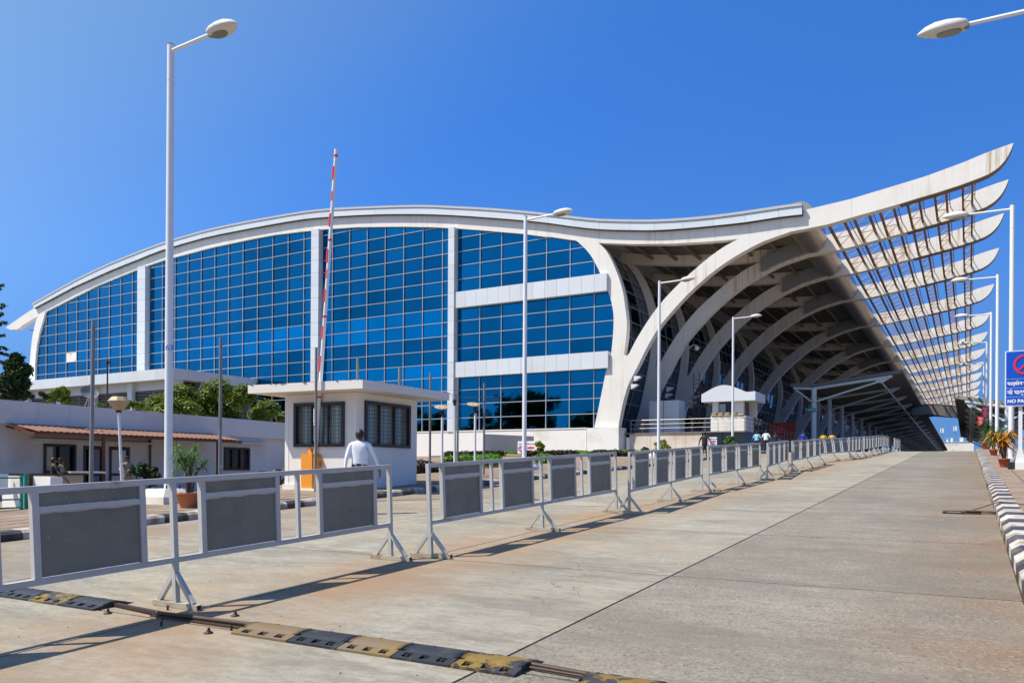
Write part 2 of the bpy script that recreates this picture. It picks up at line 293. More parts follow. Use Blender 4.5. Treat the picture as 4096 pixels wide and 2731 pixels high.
# ------------------------------------------------------------------ mesh building
W = {}
def wloc(o): return W.get(o.name, Vector((0, 0, 0))) if o else Vector((0, 0, 0))
class MB:
    def __init__(s): s.v = []; s.f = []; s.m = []; s.sm = []
    def add(s, vs, fs, mi=0, sm=False):
        o = len(s.v); s.v += [tuple(p) for p in vs]
        for f in fs: s.f.append([i+o for i in f]); s.m.append(mi); s.sm.append(sm)
    def box(s, x0, x1, y0, y1, z0, z1, mi=0):
        s.add([(x, y, z) for x in (x0, x1) for y in (y0, y1) for z in (z0, z1)],
              [(0, 1, 3, 2), (4, 6, 7, 5), (0, 4, 5, 1), (2, 3, 7, 6), (0, 2, 6, 4), (1, 5, 7, 3)], mi)
    def obox(s, c, d, q=None, mi=0):
        vs = []
        for x in (-.5, .5):
            for y in (-.5, .5):
                for z in (-.5, .5):
                    p = Vector((x*d[0], y*d[1], z*d[2]));
                    if q is not None: p = q @ p
                    vs.append(p+Vector(c))
        s.add(vs, [(0, 1, 3, 2), (4, 6, 7, 5), (0, 4, 5, 1), (2, 3, 7, 6), (0, 2, 6, 4), (1, 5, 7, 3)], mi)
    def beam(s, p0, p1, wd, ht, mi=0):
        p0 = Vector(p0); p1 = Vector(p1); d = p1-p0
        q = d.to_track_quat('Y', 'Z'); s.obox((p0+p1)/2, (wd, d.length, ht), q, mi)
    def tube(s, p0, p1, r0, r1=None, n=10, mi=0, cap=True, sm=True):
        r1 = r0 if r1 is None else r1; p0 = Vector(p0); p1 = Vector(p1)
        q = (p1-p0).to_track_quat('Z', 'Y'); vs = []
        for p, r in ((p0, r0), (p1, r1)):
            for i in range(n):
                a = 2*math.pi*i/n; vs.append(p+q @ Vector((r*math.cos(a), r*math.sin(a), 0)))
        s.add(vs, [(i, (i+1) % n, n+(i+1) % n, n+i) for i in range(n)], mi, sm)
        if cap: s.add(vs[:n], [tuple(reversed(range(n)))], mi); s.add(vs[n:], [tuple(range(n))], mi)
    def path(s, pts, r, n=8, mi=0):
        for a, b in zip(pts[:-1], pts[1:]): s.tube(a, b, r, None, n, mi)
    def lathe(s, prof, c=(0, 0, 0), n=20, mi=0, sm=True, sx=1, sy=1):
        vs = []
        for r, z in prof:
            for i in range(n):
                a = 2*math.pi*i/n; vs.append((c[0]+sx*r*math.cos(a), c[1]+sy*r*math.sin(a), c[2]+z))
        fs = [(j*n+i, j*n+(i+1) % n, (j+1)*n+(i+1) % n, (j+1)*n+i) for j in range(len(prof)-1) for i in range(n)]
        s.add(vs, fs, mi, sm)
        s.add(vs[:n], [tuple(reversed(range(n)))], mi); s.add(vs[-n:], [tuple(range(n))], mi)
    def prism(s, poly, lo, hi, axis='y', mi=0):
        n = len(poly)
        def P(a, b, t): return {'y': (a, t, b), 'x': (t, a, b), 'z': (a, b, t)}[axis]
        s.add([P(a, b, lo) for a, b in poly]+[P(a, b, hi) for a, b in poly],
              [tuple(range(n)), tuple(reversed(range(n, 2*n)))]+[(i, n+i, n+(i+1) % n, (i+1) % n) for i in range(n)], mi)
    def sheet(s, top, bot, y0, y1, mi=0):
        """closed slab between two x-z polylines of equal length, from y0 to y1"""
        n = len(top); vs = [(x, y, z) for y in (y0, y1) for x, z in list(top)+list(bot)]
        m2 = 2*n; fs = []
        for i in range(n-1):
            fs += [(i, i+1, m2+i+1, m2+i), (n+i, m2+n+i, m2+n+i+1, n+i+1), (i, n+i, n+i+1, i+1), (m2+i, m2+i+1, m2+n+i+1, m2+n+i)]
        fs += [(0, m2, m2+n, n), (n-1, 2*n-1, m2+2*n-1, m2+n-1)]
        s.add(vs, fs, mi)
    def build(s, name, mats, parent=None, fix=True):
        me = bpy.data.meshes.new(name); o0 = wloc(parent)
        me.from_pydata([(x-o0.x, y-o0.y, z-o0.z) for x, y, z in s.v], [], s.f)
        if not isinstance(mats, (list, tuple)): mats = [mats]
        for k in mats: me.materials.append(M[k])
        me.polygons.foreach_set('material_index', s.m); me.polygons.foreach_set('use_smooth', s.sm)
        if fix and len(s.f) < 60000:
            b = bmesh.new(); b.from_mesh(me); bmesh.ops.recalc_face_normals(b, faces=b.faces); b.to_mesh(me); b.free()
        me.update()
        o = bpy.data.objects.new(name, me); S.collection.objects.link(o)
        if parent: o.parent = parent
        W[o.name] = o0.copy()
        return o
def link_mesh(name, me, parent=None, loc=None):
    o = bpy.data.objects.new(name, me); S.collection.objects.link(o)
    if parent: o.parent = parent
    if loc is not None: o.location = loc
    return o
def tag(o, label, cat, group=None):
    o['label'] = label; o['category'] = cat
    if group: o['group'] = group
    return o
def thing(name, label, cat, loc=(0, 0, 0), group=None):
    o = bpy.data.objects.new(name, None); S.collection.objects.link(o); o.location = loc; o.empty_display_size = .2
    W[o.name] = Vector(loc); return tag(o, label, cat, group)
def struct(o): o['kind'] = 'structure'; return o
def stuff(o): o['kind'] = 'stuff'; return o
def kids(o): return [c for c in o.children]
def dup(root, loc, rotz=None, label=None, group=None):
    r = root.copy(); S.collection.objects.link(r); r.location = loc
    if rotz is not None: r.rotation_euler = (0, 0, rotz)
    if label: r['label'] = label
    if group: r['group'] = group
    for ch in kids(root):
        c = ch.copy(); S.collection.objects.link(c); c.parent = r
        for g in kids(ch):
            d = g.copy(); S.collection.objects.link(d); d.parent = c
    return r
def plate(name, loops, y0, y1, mk, parent=None):
    """flat plate with holes: x-z loops extruded from y0 to y1"""
    cu = bpy.data.curves.new(name, 'CURVE'); cu.dimensions = '2D'; cu.fill_mode = 'BOTH'; cu.extrude = (y1-y0)/2
    for lp in loops:
        sp = cu.splines.new('POLY'); sp.points.add(len(lp)-1)
        for p, (x, z) in zip(sp.points, lp): p.co = (x, z, 0, 1)
        sp.use_cyclic_u = True
    t = bpy.data.objects.new('tmp', cu); S.collection.objects.link(t)
    dg = bpy.context.evaluated_depsgraph_get(); me = bpy.data.meshes.new_from_object(t.evaluated_get(dg))
    bpy.data.objects.remove(t); bpy.data.curves.remove(cu)
    ym = (y0+y1)/2; o0 = wloc(parent)
    for v in me.vertices:
        x, z, d = v.co; v.co = (x-o0.x, ym-d-o0.y, z-o0.z)
    b = bmesh.new(); b.from_mesh(me); bmesh.ops.remove_doubles(b, verts=b.verts, dist=1e-4); bmesh.ops.recalc_face_normals(b, faces=b.faces); b.to_mesh(me); b.free()
    me.materials.clear(); me.materials.append(M[mk]); me.name = name
    for p in me.polygons: p.use_smooth = False
    o = bpy.data.objects.new(name, me); S.collection.objects.link(o)
    if parent: o.parent = parent
    W[o.name] = o0.copy(); return o
def text(body, size, mk, parent, origin, xdir, zdir, name='lettering', align='CENTER', ext=.003, bold=0.0, sx=1):
    cu = bpy.data.curves.new(name, 'FONT'); cu.body = body; cu.size = size; cu.align_x = align; cu.align_y = 'CENTER'; cu.extrude = ext; cu.offset = bold; cu.resolution_u = 3
    t = bpy.data.objects.new('tmp', cu); S.collection.objects.link(t)
    dg = bpy.context.evaluated_depsgraph_get(); me = bpy.data.meshes.new_from_object(t.evaluated_get(dg))
    bpy.data.objects.remove(t); bpy.data.curves.remove(cu)
    o0 = wloc(parent); xd = Vector(xdir).normalized(); zd = Vector(zdir).normalized(); nd = xd.cross(zd)
    for v in me.vertices:
        a, b_, c = v.co; v.co = Vector(origin)+xd*a*sx+zd*b_+nd*c-o0
    me.materials.clear(); me.materials.append(M[mk])
    o = bpy.data.objects.new(name, me); S.collection.objects.link(o)
    if parent: o.parent = parent
    W[o.name] = o0.copy(); return o

# foliage: many small leaf faces spread through clumps
def leafmesh(name, clumps, n, size, mk, parent=None, flat=.5, elong=1.6, seed=1, kind=None, shell=.55):
    g = np.random.default_rng(seed); cl = np.array(clumps, float)
    vol = cl[:, 3]*cl[:, 4]*cl[:, 5]; pick = g.choice(len(cl), n, p=(vol**.7)/np.sum(vol**.7))
    d = g.normal(size=(n, 3)); d /= np.linalg.norm(d, axis=1)[:, None]
    r = shell+(1-shell)*g.random(n)**.7; r *= 1+.12*g.normal(size=n)
    ctr = cl[pick, :3]+d*cl[pick, 3:6]*r[:, None]
    nr = d+g.normal(size=(n, 3))*.7; nr[:, 2] += flat; nr /= np.linalg.norm(nr, axis=1)[:, None]
    t = np.cross(nr, g.normal(size=(n, 3))); t /= np.linalg.norm(t, axis=1)[:, None]; bt = np.cross(nr, t)
    sz = size*(.6+.8*g.random(n))[:, None]
    a = t*sz*elong*.5; b = bt*sz*.5; up = nr*sz*.12
    v = np.stack([ctr-a, ctr-b+up, ctr+a, ctr+b+up], 1).reshape(-1, 3)
    o0 = wloc(parent); v -= np.array(o0)
    me = bpy.data.meshes.new(name); me.vertices.add(n*4); me.vertices.foreach_set('co', v.ravel())
    me.loops.add(n*4); me.loops.foreach_set('vertex_index', np.arange(n*4)); me.polygons.add(n)
    me.polygons.foreach_set('loop_start', np.arange(n)*4); me.update(calc_edges=True)
    me.materials.append(M[mk]); o = bpy.data.objects.new(name, me); S.collection.objects.link(o)
    if parent: o.parent = parent
    W[o.name] = o0.copy()
    if kind: o['kind'] = kind
    return o
def clumps(c, r, k, sub, seed):
    g = random.Random(seed); out = []
    for _ in range(k):
        while True:
            p = [g.uniform(-1, 1) for _ in range(3)]
            if sum(a*a for a in p) < 1: break
        q = sub*g.uniform(.6, 1.3)
        out.append((c[0]+p[0]*r[0], c[1]+p[1]*r[1], c[2]+p[2]*r[2], q, q, q*.7))
    return out
def limbs(mb, base, top, r, seed, k=5, spread=1.0):
    g = random.Random(seed); base = Vector(base); top = Vector(top); mid = base.lerp(top, .55)+Vector((g.uniform(-.1, .1), g.uniform(-.1, .1), 0))*spread
    mb.tube(base, mid, r, r*.75, 8)
    for i in range(k):
        a = 2*math.pi*i/k+g.uniform(-.4, .4); e = top+Vector((math.cos(a), math.sin(a), g.uniform(-.5, .25)))*spread
        m2 = mid.lerp(e, .5)+Vector((0, 0, .12*spread)); mb.tube(mid, m2, r*.6, r*.4, 6); mb.tube(m2, e, r*.4, r*.15, 6)

# ================================================================== SETTING: ground
LOWX = -21.0
def tz(x, y):
    z = gz(y)-.12
    if x < LOWX:
        t = min(1, (LOWX-x)/6); low = .5+max(0, (y-34))*.075; low = min(low, ZT-.1); z = z*(1-t)+min(z, low)*t
    return z
xs = [-3000, -1200, -500, -250, -160, -120, -90, -70, -50, -40, -34, -30, -27, -24, -21, -15, -6, 0, 6, 12, 30, 80, 200, 600, 1500, 3000]
ys = [-1500, -400, -100, -40, -8, 0, 6, 12, 18, 24, 30, 34, 38, 44, 50, 56, 62, 66, 70, 80, 120, 200, 400, 900, 2500, 4500]
mb = MB(); vs = [(x, y, tz(x, y)) for y in ys for x in xs]; nx = len(xs)
mb.add(vs, [(j*nx+i, j*nx+i+1, (j+1)*nx+i+1, (j+1)*nx+i) for j in range(len(ys)-1) for i in range(nx-1)], 0)
o = struct(mb.build('ground', 'terrain'))
# road: joint bed with separate concrete slabs
road = bpy.data.objects.new('road', None); S.collection.objects.link(road); road['kind'] = 'structure'; W['road'] = Vector((0, 0, 0))
def strip(mb, x0, x1, y0, y1, dz0, dz1, mi=0):
    pts = [y for y in (y0, y1)]
    if y0 < YC < y1: pts = [y0, YC, y1]
    for a, b in zip(pts[:-1], pts[1:]):
        v = []
        for x in (x0, x1):
            for y in (a, b):
                for d in (dz0, dz1): v.append((x, y, gz(y)+d))
        mb.add(v, [(0, 1, 3, 2), (4, 6, 7, 5), (0, 4, 5, 1), (2, 3, 7, 6), (0, 2, 6, 4), (1, 5, 7, 3)], mi)
mb = MB(); strip(mb, -14.55, .5, -7.9, 420, -.1, -.013); mb.build('joint_bed', 'joint', road)
lanes = [(-14.5, -10.2), (-10.2, -6.6), (-6.6, -3.02), (-3.02, .47)]
yj = [-7.8, -3.3, .8, 4.9, 9.05, 13.3, 17.3]+[17.3+4.15*i for i in range(1, 14)]
yj = [y for y in yj if y < 69]+[70.0]
for li, (a, b) in enumerate(lanes):
    for y0, y1 in zip(yj[:-1], yj[1:]):
        mb = MB(); g = .013; strip(mb, a+g, b-g, y0+.017, y1-.017, -.06, 0)
        mb.build('concrete_slab', 'slab_worn' if li == 3 else 'slab', road)
mb = MB()
for li, (a, b) in enumerate(lanes):
    for k in range(40): strip(mb, a+.01, b-.01, 70+k*8+.012, 78+k*8-.012, -.06, 0, 1 if li == 3 else 0)
stuff(mb.build('level_road_slabs', ['slab', 'slab_worn'], road))
# litter / grit specks on the road
g = random.Random(3); mb = MB()
for _ in range(320):
    x = g.uniform(-14, .2); y = 2.5+(g.random()**1.6)*22; s_ = g.uniform(.003, .009)
    mb.obox((x, y, gz(y)+s_*.3), (s_*g.uniform(1, 2.5), s_, s_*.7), Quaternion((0, 0, 1), g.uniform(0, 3)), 0)
stuff(mb.build('grit', 'joint'))
# pavements
mb = MB(); strip(mb, -21.0, -14.93, -7.9, 400, -.11, .13); struct(mb.build('left_pavement', 'paverbrown'))
mb = MB(); strip(mb, -40, -21.02, 44, 400, -.4, .10); struct(mb.build('terminal_forecourt', 'paverbrown'))
mb = MB(); strip(mb, .86, 6.4, -7.9, 400, -.11, .14); rp = struct(mb.build('right_pavement', 'paverbrown'))
mb = MB()
for x in (1.35, 1.95, 2.55, 3.15, 3.75, 4.35, 4.95, 5.55): strip(mb, x, x+.02, -7.9, 69.9, .138, .146)
mb.build('paver_joint', 'joint', rp)
mb = MB()
for x in (-15.6, -16.3, -17.0, -17.7, -18.4, -19.1, -19.8): strip(mb, x, x+.02, -7.9, 60, .128, .134)
lp = bpy.data.objects['left_pavement']; mb.build('paver_joint', 'joint', lp)
# kerbs, stone by stone
def kerb(name, x0, side, mkprofile, ya, yb, label):
    root = bpy.data.objects.new(name, None); S.collection.objects.link(root); root['kind'] = 'structure'; W[root.name] = Vector((0, 0, 0))
    L = .575; me = {}
    for k, mk in enumerate(('kerbw', 'kerbb')):
        m_ = MB(); n = len(mkprofile); L2 = L-.008
        vs = [(x, y, z+SL*y) for y in (0, L2) for x, z in mkprofile]
        m_.add(vs, [tuple(range(n)), tuple(reversed(range(n, 2*n)))]+[(i, n+i, n+(i+1) % n, (i+1) % n) for i in range(n)], 0)
        o = m_.build('kerb_stone', mk, root); me[k] = o.data; bpy.data.objects.remove(o)
    y = ya; i = 0; late = MB(); n = len(mkprofile)
    while y < yb:
        if y < 69 and i < 290:
            o = link_mesh('kerb_stone', me[i % 2], root, (x0+rnd.uniform(-.006, .006), y, gz(y)+rnd.uniform(-.006, .006)))
            o.rotation_euler = (0, 0, rnd.uniform(-.008, .008))
        else:
            vs = [(x0+x, yy, z+gz(yy)) for yy in (y, y+L-.01) for x, z in mkprofile]
            late.add(vs, [tuple(range(n)), tuple(reversed(range(n, 2*n)))]+[(j, n+j, n+(j+1) % n, (j+1) % n) for j in range(n)], i % 2)
        y += L; i += 1
    if late.f: stuff(late.build('far_kerb_stones', ['kerbw', 'kerbb'], root))
    return root
kerb('right_kerb', .47, 1, [(0, -.1), (0, .13), (.10, .20), (.36, .20), (.38, -.1)], -2.0, 300, '')
kerb('left_kerb', -14.52, -1, [(0, -.1), (-.01, .12), (-.08, .17), (-.40, .17), (-.40, -.1)], -2.4+.05, 240, '')
# level rail across the road end and hatch
mb = MB()
hc = Vector((-.02, 18.2, gz(18.2)))
mb.box(hc.x-.36, hc.x+.2, hc.y-.22, hc.y+.22, hc.z+.002, hc.z+.012, 0)
mb.box(hc.x-.42, hc.x-.36, hc.y-.30, hc.y+.30, hc.z, hc.z+.025, 1); mb.box(hc.x-.36, hc.x+.24, hc.y-.31, hc.y-.23, hc.z-.02, hc.z+.016, 1); mb.box(hc.x-.36, hc.x+.24, hc.y+.23, hc.y+.29, hc.z-.02, hc.z+.03, 1)
mb.box(hc.x+.12, hc.x+.17, hc.y-.22, hc.y+.22, hc.z+.012, hc.z+.022, 1)
h_ = mb.build('drain_cover', ['slab', 'rustbar']); h_.rotation_euler = (0, 0, 0)
tag(h_, 'small rectangular metal drain cover set in the road beside the right kerb', 'drain cover')
g = random.Random(5); mb = MB(); p = Vector((.18, 18.0, gz(18)+.03)); pts = [p]
for i in range(26): pts.append(Vector((.18+.30*math.sin(i*.9)+g.uniform(-.05, .05), 18.0+.12*math.cos(i*1.3), gz(18)+.03+.012*(i % 4))))
pts += [Vector((.55, 18.4, gz(18)+.24)), Vector((.95, 18.2, gz(18)+.20)), Vector((1.6, 18.5, gz(18)+.17)), Vector((2.3, 18.1, gz(18)+.17))]
mb.path(pts, .012, 5); tag(mb.build('rope', 'bark'), 'tangled brown rope lying over a gap in the right kerb', 'rope')
mb = MB(); mb.beam((1.0, 18.35, gz(18)+.19), (1.75, 18.05, gz(18)+.17), .05, .02); tag(mb.build('cable_tie_strip', 'white'), 'white plastic strip lying on the brown right pavement', 'plastic strip')

# ================================================================== TERMINAL
YF = 73.; K = YF/38.
def FP(x, y): p = onY(x, y, YF); return (p.x, p.z)
def fa(x, y): return FP(x/1.96, 800+y/1.96)
def fb(x, y): return FP(1100+x/1.96, 780+y/1.96)
def fc(x, y): return FP(2200+x/1.96, 780+y/1.96)
def fd(x, y): return FP(2400+x/2.6133, 900+y/2.6133)
def fe(x, y): return FP(2350+x/3.136, 1250+y/3.136)
def fr(x, y): return FP(3600+x/3.135, 550+y/3.135)
def f8(x, y): return FP(x/3.136, 1100+y/3.136)
def spl(pts, k=3):
    """Catmull-Rom refinement of a polyline"""
    out = []
    for i in range(len(pts)-1):
        p0 = pts[max(0, i-1)]; p1 = pts[i]; p2 = pts[i+1]; p3 = pts[min(len(pts)-1, i+2)]
        for j in range(k):
            t = j/k
            out.append(tuple(.5*((2*b)+(-a+c)*t+(2*a-5*b+4*c-d)*t*t+(-a+3*b-3*c+d)*t**3) for a, b, c, d in zip(p0, p1, p2, p3)))
    return out+[pts[-1]]
def interp(pts, x):
    for a, b in zip(pts[:-1], pts[1:]):
        if min(a[0], b[0]) <= x <= max(a[0], b[0]):
            t = (x-a[0])/((b[0]-a[0]) or 1e-9); return a[1]+(b[1]-a[1])*t
    return pts[0][1] if abs(x-pts[0][0]) < abs(x-pts[-1][0]) else pts[-1][1]
top_mid = [fa(*q) for q in [(285, 852), (430, 775), (590, 690), (745, 620), (900, 552), (1080, 480), (1285, 400), (1600, 308), (1850, 255), (2100, 208)]] + \
          [fb(*q) for q in [(240, 198), (480, 178), (800, 162), (1140, 160), (1400, 168), (1700, 188), (1980, 211)]] + \
          [fc(*q) for q in [(0, 230), (200, 258), (400, 279), (640, 286), (830, 287), (1050, 274), (1290, 252), (1540, 225), (1800, 185), (1983, 165)]]
fas_top = [fa(*q) for q in [(275, 815), (440, 722), (590, 640), (745, 562), (900, 492), (1080, 420), (1285, 343), (1600, 250), (1850, 193), (2100, 147)]] + \
          [fb(*q) for q in [(240, 136), (480, 112), (800, 97), (1140, 88), (1400, 97), (1700, 113), (1980, 136)]] + \
          [fc(*q) for q in [(0, 155), (200, 178), (400, 197), (640, 203), (830, 203), (1050, 192), (1290, 170), (1540, 137), (1800, 98), (1983, 74)]]
top_mid = spl(top_mid, 2); fas_top = spl(fas_top, 2)
top_wing = [fc(1988, 118), fc(2060, 103)]+spl([fc(2352, 33), fr(240, 512), fr(480, 428), fr(800, 310), fr(1100, 185), fr(1425, 68)], 3)
und_wing = spl([fr(1425, 68), fr(1395, 150), fr(1330, 270), fr(1230, 380), fr(1110, 460)], 3)+[fr(1000, 507), fr(770, 592), fr(480, 687), fr(240, 757), fr(0, 832), fc(2170, 232), fc(2020, 262), fc(1870, 290)]
arch_out = spl([fd(1980, 75), fd(1850, 120), fd(1700, 175), fd(1560, 245), fd(1385, 345), fd(1220, 460), fd(1060, 590), fd(900, 740), fd(780, 870), fd(660, 1010), fd(595, 1100), fd(500, 1260), fd(430, 1400), fe(640, 650), fe(560, 800), fe(490, 960), fe(430, 1190), fe(385, 1440)], 2)
leg_in = [fe(85, 1440), fe(160, 1090), fe(220, 790), fe(295, 500)]
branch_in = spl([fd(118, 1330), fd(135, 1160), fd(142, 1020), fd(140, 930), fd(128, 850), fd(105, 750), fd(65, 650), fd(20, 545), fc(345, 515), fc(285, 430), fc(205, 357)], 2)
band_bot = [fc(150, 350), fc(0, 328)]+[fb(*q) for q in [(2120, 328), (1940, 304), (1770, 290), (1600, 275), (1420, 262), (1240, 253), (1000, 248), (650, 252), (400, 268), (200, 288), (0, 312)]]+[fa(*q) for q in [(1990, 303), (1660, 372), (1450, 427), (1285, 470), (1100, 535), (940, 598), (755, 675), (590, 757), (430, 838), (357, 873)]]
left_in = [f8(*q) for q in [(530, 600), (495, 720), (465, 870), (450, 990), (440, 1120), (437, 1330)]]
left_out = [f8(*q) for q in [(372, 1330), (372, 1100), (385, 950), (400, 800), (430, 650), (468, 515)]]
left_wing = [f8(*q) for q in [(380, 570), (280, 630), (245, 662), (210, 680), (130, 685), (70, 660), (180, 580), (280, 510), (380, 445), (450, 400)]]
void = [fc(382, 376), fc(640, 385), fc(960, 382), fc(1200, 368), fc(1340, 357), fc(1475, 345)]+spl([fd(1440, 148), fd(1300, 225), fd(1150, 330), fd(1000, 455), fd(860, 580), fd(720, 720), fd(600, 860), fd(500, 1000), fd(400, 1160), fd(340, 1270), fd(305, 1340)], 2)[1:]+[fd(288, 1362), fd(268, 1366), fd(250, 1348)]+spl([fd(250, 1345), fd(275, 1150), fd(280, 1000), fd(262, 850), fd(240, 700), fd(200, 560), fd(150, 430), fd(90, 310), fd(40, 240), fd(0, 205)], 2)[1:-1]
outer = top_mid+top_wing+und_wing[1:]+arch_out+leg_in+branch_in[:-1]+[fc(205, 357)]+band_bot+left_in+left_out+left_wing[0:]
T = thing('airport_terminal', 'large white terminal with curved roof, blue glass front and arched ribs', 'terminal building', (-60, YF, 3.5))
RT = .85    # rib thickness
ribs_k = [38, 42.6, 48, 55.2, 65.5, 76.8, 87.2, 98.6, 110, 121.6, 133, 145.5, 157.6, 169.6]
ribY = [k*K for k in ribs_k]
plate('roof_rib', [outer, void], YF, YF+RT, 'rib', T)
# inner ribs: only the part right of the glass hall
i0 = next(i for i, p in enumerate(top_mid) if p[0] > -34*1)
xcut = top_mid[i0][0]
tm2 = [(x, z-.15) for x, z in top_mid[i0:]]
outer2 = tm2+top_wing+und_wing[1:]+arch_out+leg_in+branch_in+[(xcut, interp(band_bot[:8], xcut))]
r2 = plate('roof_rib', [outer2, void], ribY[1], ribY[1]+RT, 'rib', T)
for y in ribY[2:]:
    o = link_mesh('roof_rib', r2.data, T, (0, y-ribY[1], 0))
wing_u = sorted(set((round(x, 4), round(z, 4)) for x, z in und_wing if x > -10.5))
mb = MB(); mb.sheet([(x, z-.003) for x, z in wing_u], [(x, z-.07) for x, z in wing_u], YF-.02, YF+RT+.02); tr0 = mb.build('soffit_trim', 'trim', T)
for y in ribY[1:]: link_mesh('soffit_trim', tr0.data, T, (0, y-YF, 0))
# fascia panels along the roof edge + cap strip
def zoff(pts, d): return [(x, z+d) for x, z in pts]
n_ = len(fas_top); nb = len(top_mid)
stations = [i for i in range(0, n_-1, 2)]+[n_-1]
for a, b in zip(stations[:-1], stations[1:]):
    mb = MB(); up = [(x, z-.28) for x, z in fas_top[a:b+1]]; lo = [(x, z) for x, z in top_mid[a:b+1]]
    up = [(x+(.01 if i == 0 else (-.01 if i == b-a else 0)), z) for i, (x, z) in enumerate(up)]
    lo = [(x+(.01 if i == 0 else (-.01 if i == b-a else 0)), z+.03) for i, (x, z) in enumerate(lo)]
    mb.sheet(up, lo, YF-.42, YF-.30); mb.build('fascia_panel', 'fascia', T)
mb = MB(); mb.sheet(fas_top, zoff(fas_top, -.24), YF-.50, YF+.4); mb.build('roof_cap', 'cap', T)
mb = MB(); mb.sheet(zoff(fas_top, -.26), zoff(top_mid, -.03), YF-.29, YF-.02); mb.build('fascia_backing', 'seam', T)
mb = MB(); mb.sheet(zoff(fas_top, -.3), zoff(top_mid, .05), YF+.001, ribY[-1]+2); mb.build('roof_sheet', 'roof', T)
i1 = next(i for i, p in enumerate(top_mid) if p[0] > -33)
ud = [(x, z) for x, z in top_mid[i1:]]
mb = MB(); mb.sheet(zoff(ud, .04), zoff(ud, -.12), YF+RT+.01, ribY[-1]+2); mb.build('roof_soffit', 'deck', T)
# purlins under the canopy roof
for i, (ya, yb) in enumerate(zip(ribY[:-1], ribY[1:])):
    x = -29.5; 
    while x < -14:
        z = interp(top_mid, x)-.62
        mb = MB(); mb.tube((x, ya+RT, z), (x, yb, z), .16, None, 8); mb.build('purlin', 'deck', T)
        x += 2.6
    if i >= 9: continue
# ceiling infill beams visible between ribs (deep dark soffit lining)
# gutter drum along the canopy edge
dc = (-7.45*K, 13.35*K-1.65*K+1.65); dc = (-6.85*K+.0, CAM_H+(13.40-CAM_H)*K); dr = .74*K
for i, (ya, yb) in enumerate(zip(ribY[:-1], ribY[1:])):
    nseg = max(6, int((yb-ya-RT)/1.1)); mb = MB(); n = 28; vs = []; L = yb-ya-RT
    for j in range(nseg*2+1):
        t = j/(nseg*2); rr = dr*(1.0 if j % 2 == 0 else 1.03)*(1-.22*max(0, (t*L-(L-1.1))/1.1)**2)
        for q in range(n):
            a = 2*math.pi*q/n; vs.append((dc[0]+rr*math.cos(a)*.92, ya+RT+.003+(L-.006)*t, dc[1]+rr*math.sin(a)))
    mb.add(vs, [(j*n+q, j*n+(q+1) % n, (j+1)*n+(q+1) % n, (j+1)*n+q) for j in range(nseg*2) for q in range(n)], 0, True); mb.add(vs[:n], [tuple(range(n))]); mb.add(vs[-n:], [tuple(range(n))])
    mb.build('gutter_drum', 'drum', T)
# blue-grey cladding boxes hugging the ribs beside the drum
KZ = lambda z: CAM_H+(z-CAM_H)*K
bx0, bx1 = -9.4*K, -6.6*K
arch_low = [p for p in und_wing+arch_out if bx0-.6 <= p[0] <= bx1+1.2]; arch_low = sorted(arch_low)
st = [bx0+(bx1-bx0)*i/10 for i in range(11)]
low = [(x, interp(arch_low, x)+.18) for x in st]; upp = [(x, interp(arch_low, x)+1.55) for x in st]
for i, y in enumerate(ribY[:12]):
    mb = MB(); mb.sheet(upp, low, (y-.55) if i else y+RT+.01, y+RT+.55); mb.build('cladding_box', 'greybox', T)
# lattice beams in the wing
tr = [(-.27, .09, 13.75), (-1.32, -.9, 13.49), (-2.37, -1.94, 13.28), (-3.45, -2.94, 13.07), (-4.52, -3.96, 12.94), (-5.6, -5.02, 12.83)]
for i, (ya, yb) in enumerate(zip(ribY[:-1], ribY[1:])):
    for a, b, z in tr:
        mb = MB(); y0 = ya+RT; y1 = yb; za = KZ(z)+.25; zb = za+(b-a)*K*.35+.15; xa = a*K; xb = b*K
        mb.box(xa-.08, xa+.08, y0, y1, za-.15, za+.15, 0)
        mb.box(xb-.085, xb+.085, y0, y1, zb-.12, zb+.10, 0)
        mb.box(xb+.17, xb+.23, y0, y1, zb+.5, zb+.58, 0)
        n = max(3, int((y1-y0)/2.2)); far = i > -1
        for j in range(n):
            ta = y0+(y1-y0)*j/n; tb = y0+(y1-y0)*(j+1)/n; tm = (ta+tb)/2
            mb.beam((xa, ta, za), (xb, tm, zb), .055, .055, 1); mb.beam((xb, tm, zb), (xa, tb, za), .055, .055, 1)
            mb.beam((xb, ta, zb), (xb+.2, tm, zb+.55), .05, .05, 0)
            if not far: mb.beam((xa, tm, za), (xb+.2, ta, zb+.55), .045, .045, 1)
            if not far: mb.obox((xb+.3, ta, zb+.45), (.12, .12, .12), None, 0)
        mb.build('lattice_beam', ['rust', 'lattice'], T)
# left wing lattice
mb = MB()
for q0, q1 in (((200, 690), (440, 620)), ((270, 692), (425, 722)), ((330, 660), (432, 690))):
    a = f8(*q0); b = f8(*q1)
for i in range(3):
    a = f8(430-i*70, 600+i*38)
    mb.beam((a[0], YF+RT, a[1]), (a[0], YF+9, a[1]), .25, .3, 0)
for j in range(6): mb.beam((f8(430, 600)[0], YF+1.2+1.3*j, f8(430, 600)[1]), (f8(290, 676)[0], YF+1.8+1.3*j, f8(290, 676)[1]), .1, .1, 1)
mb.build('lattice_beam', ['ribclean', 'lattice'], T)

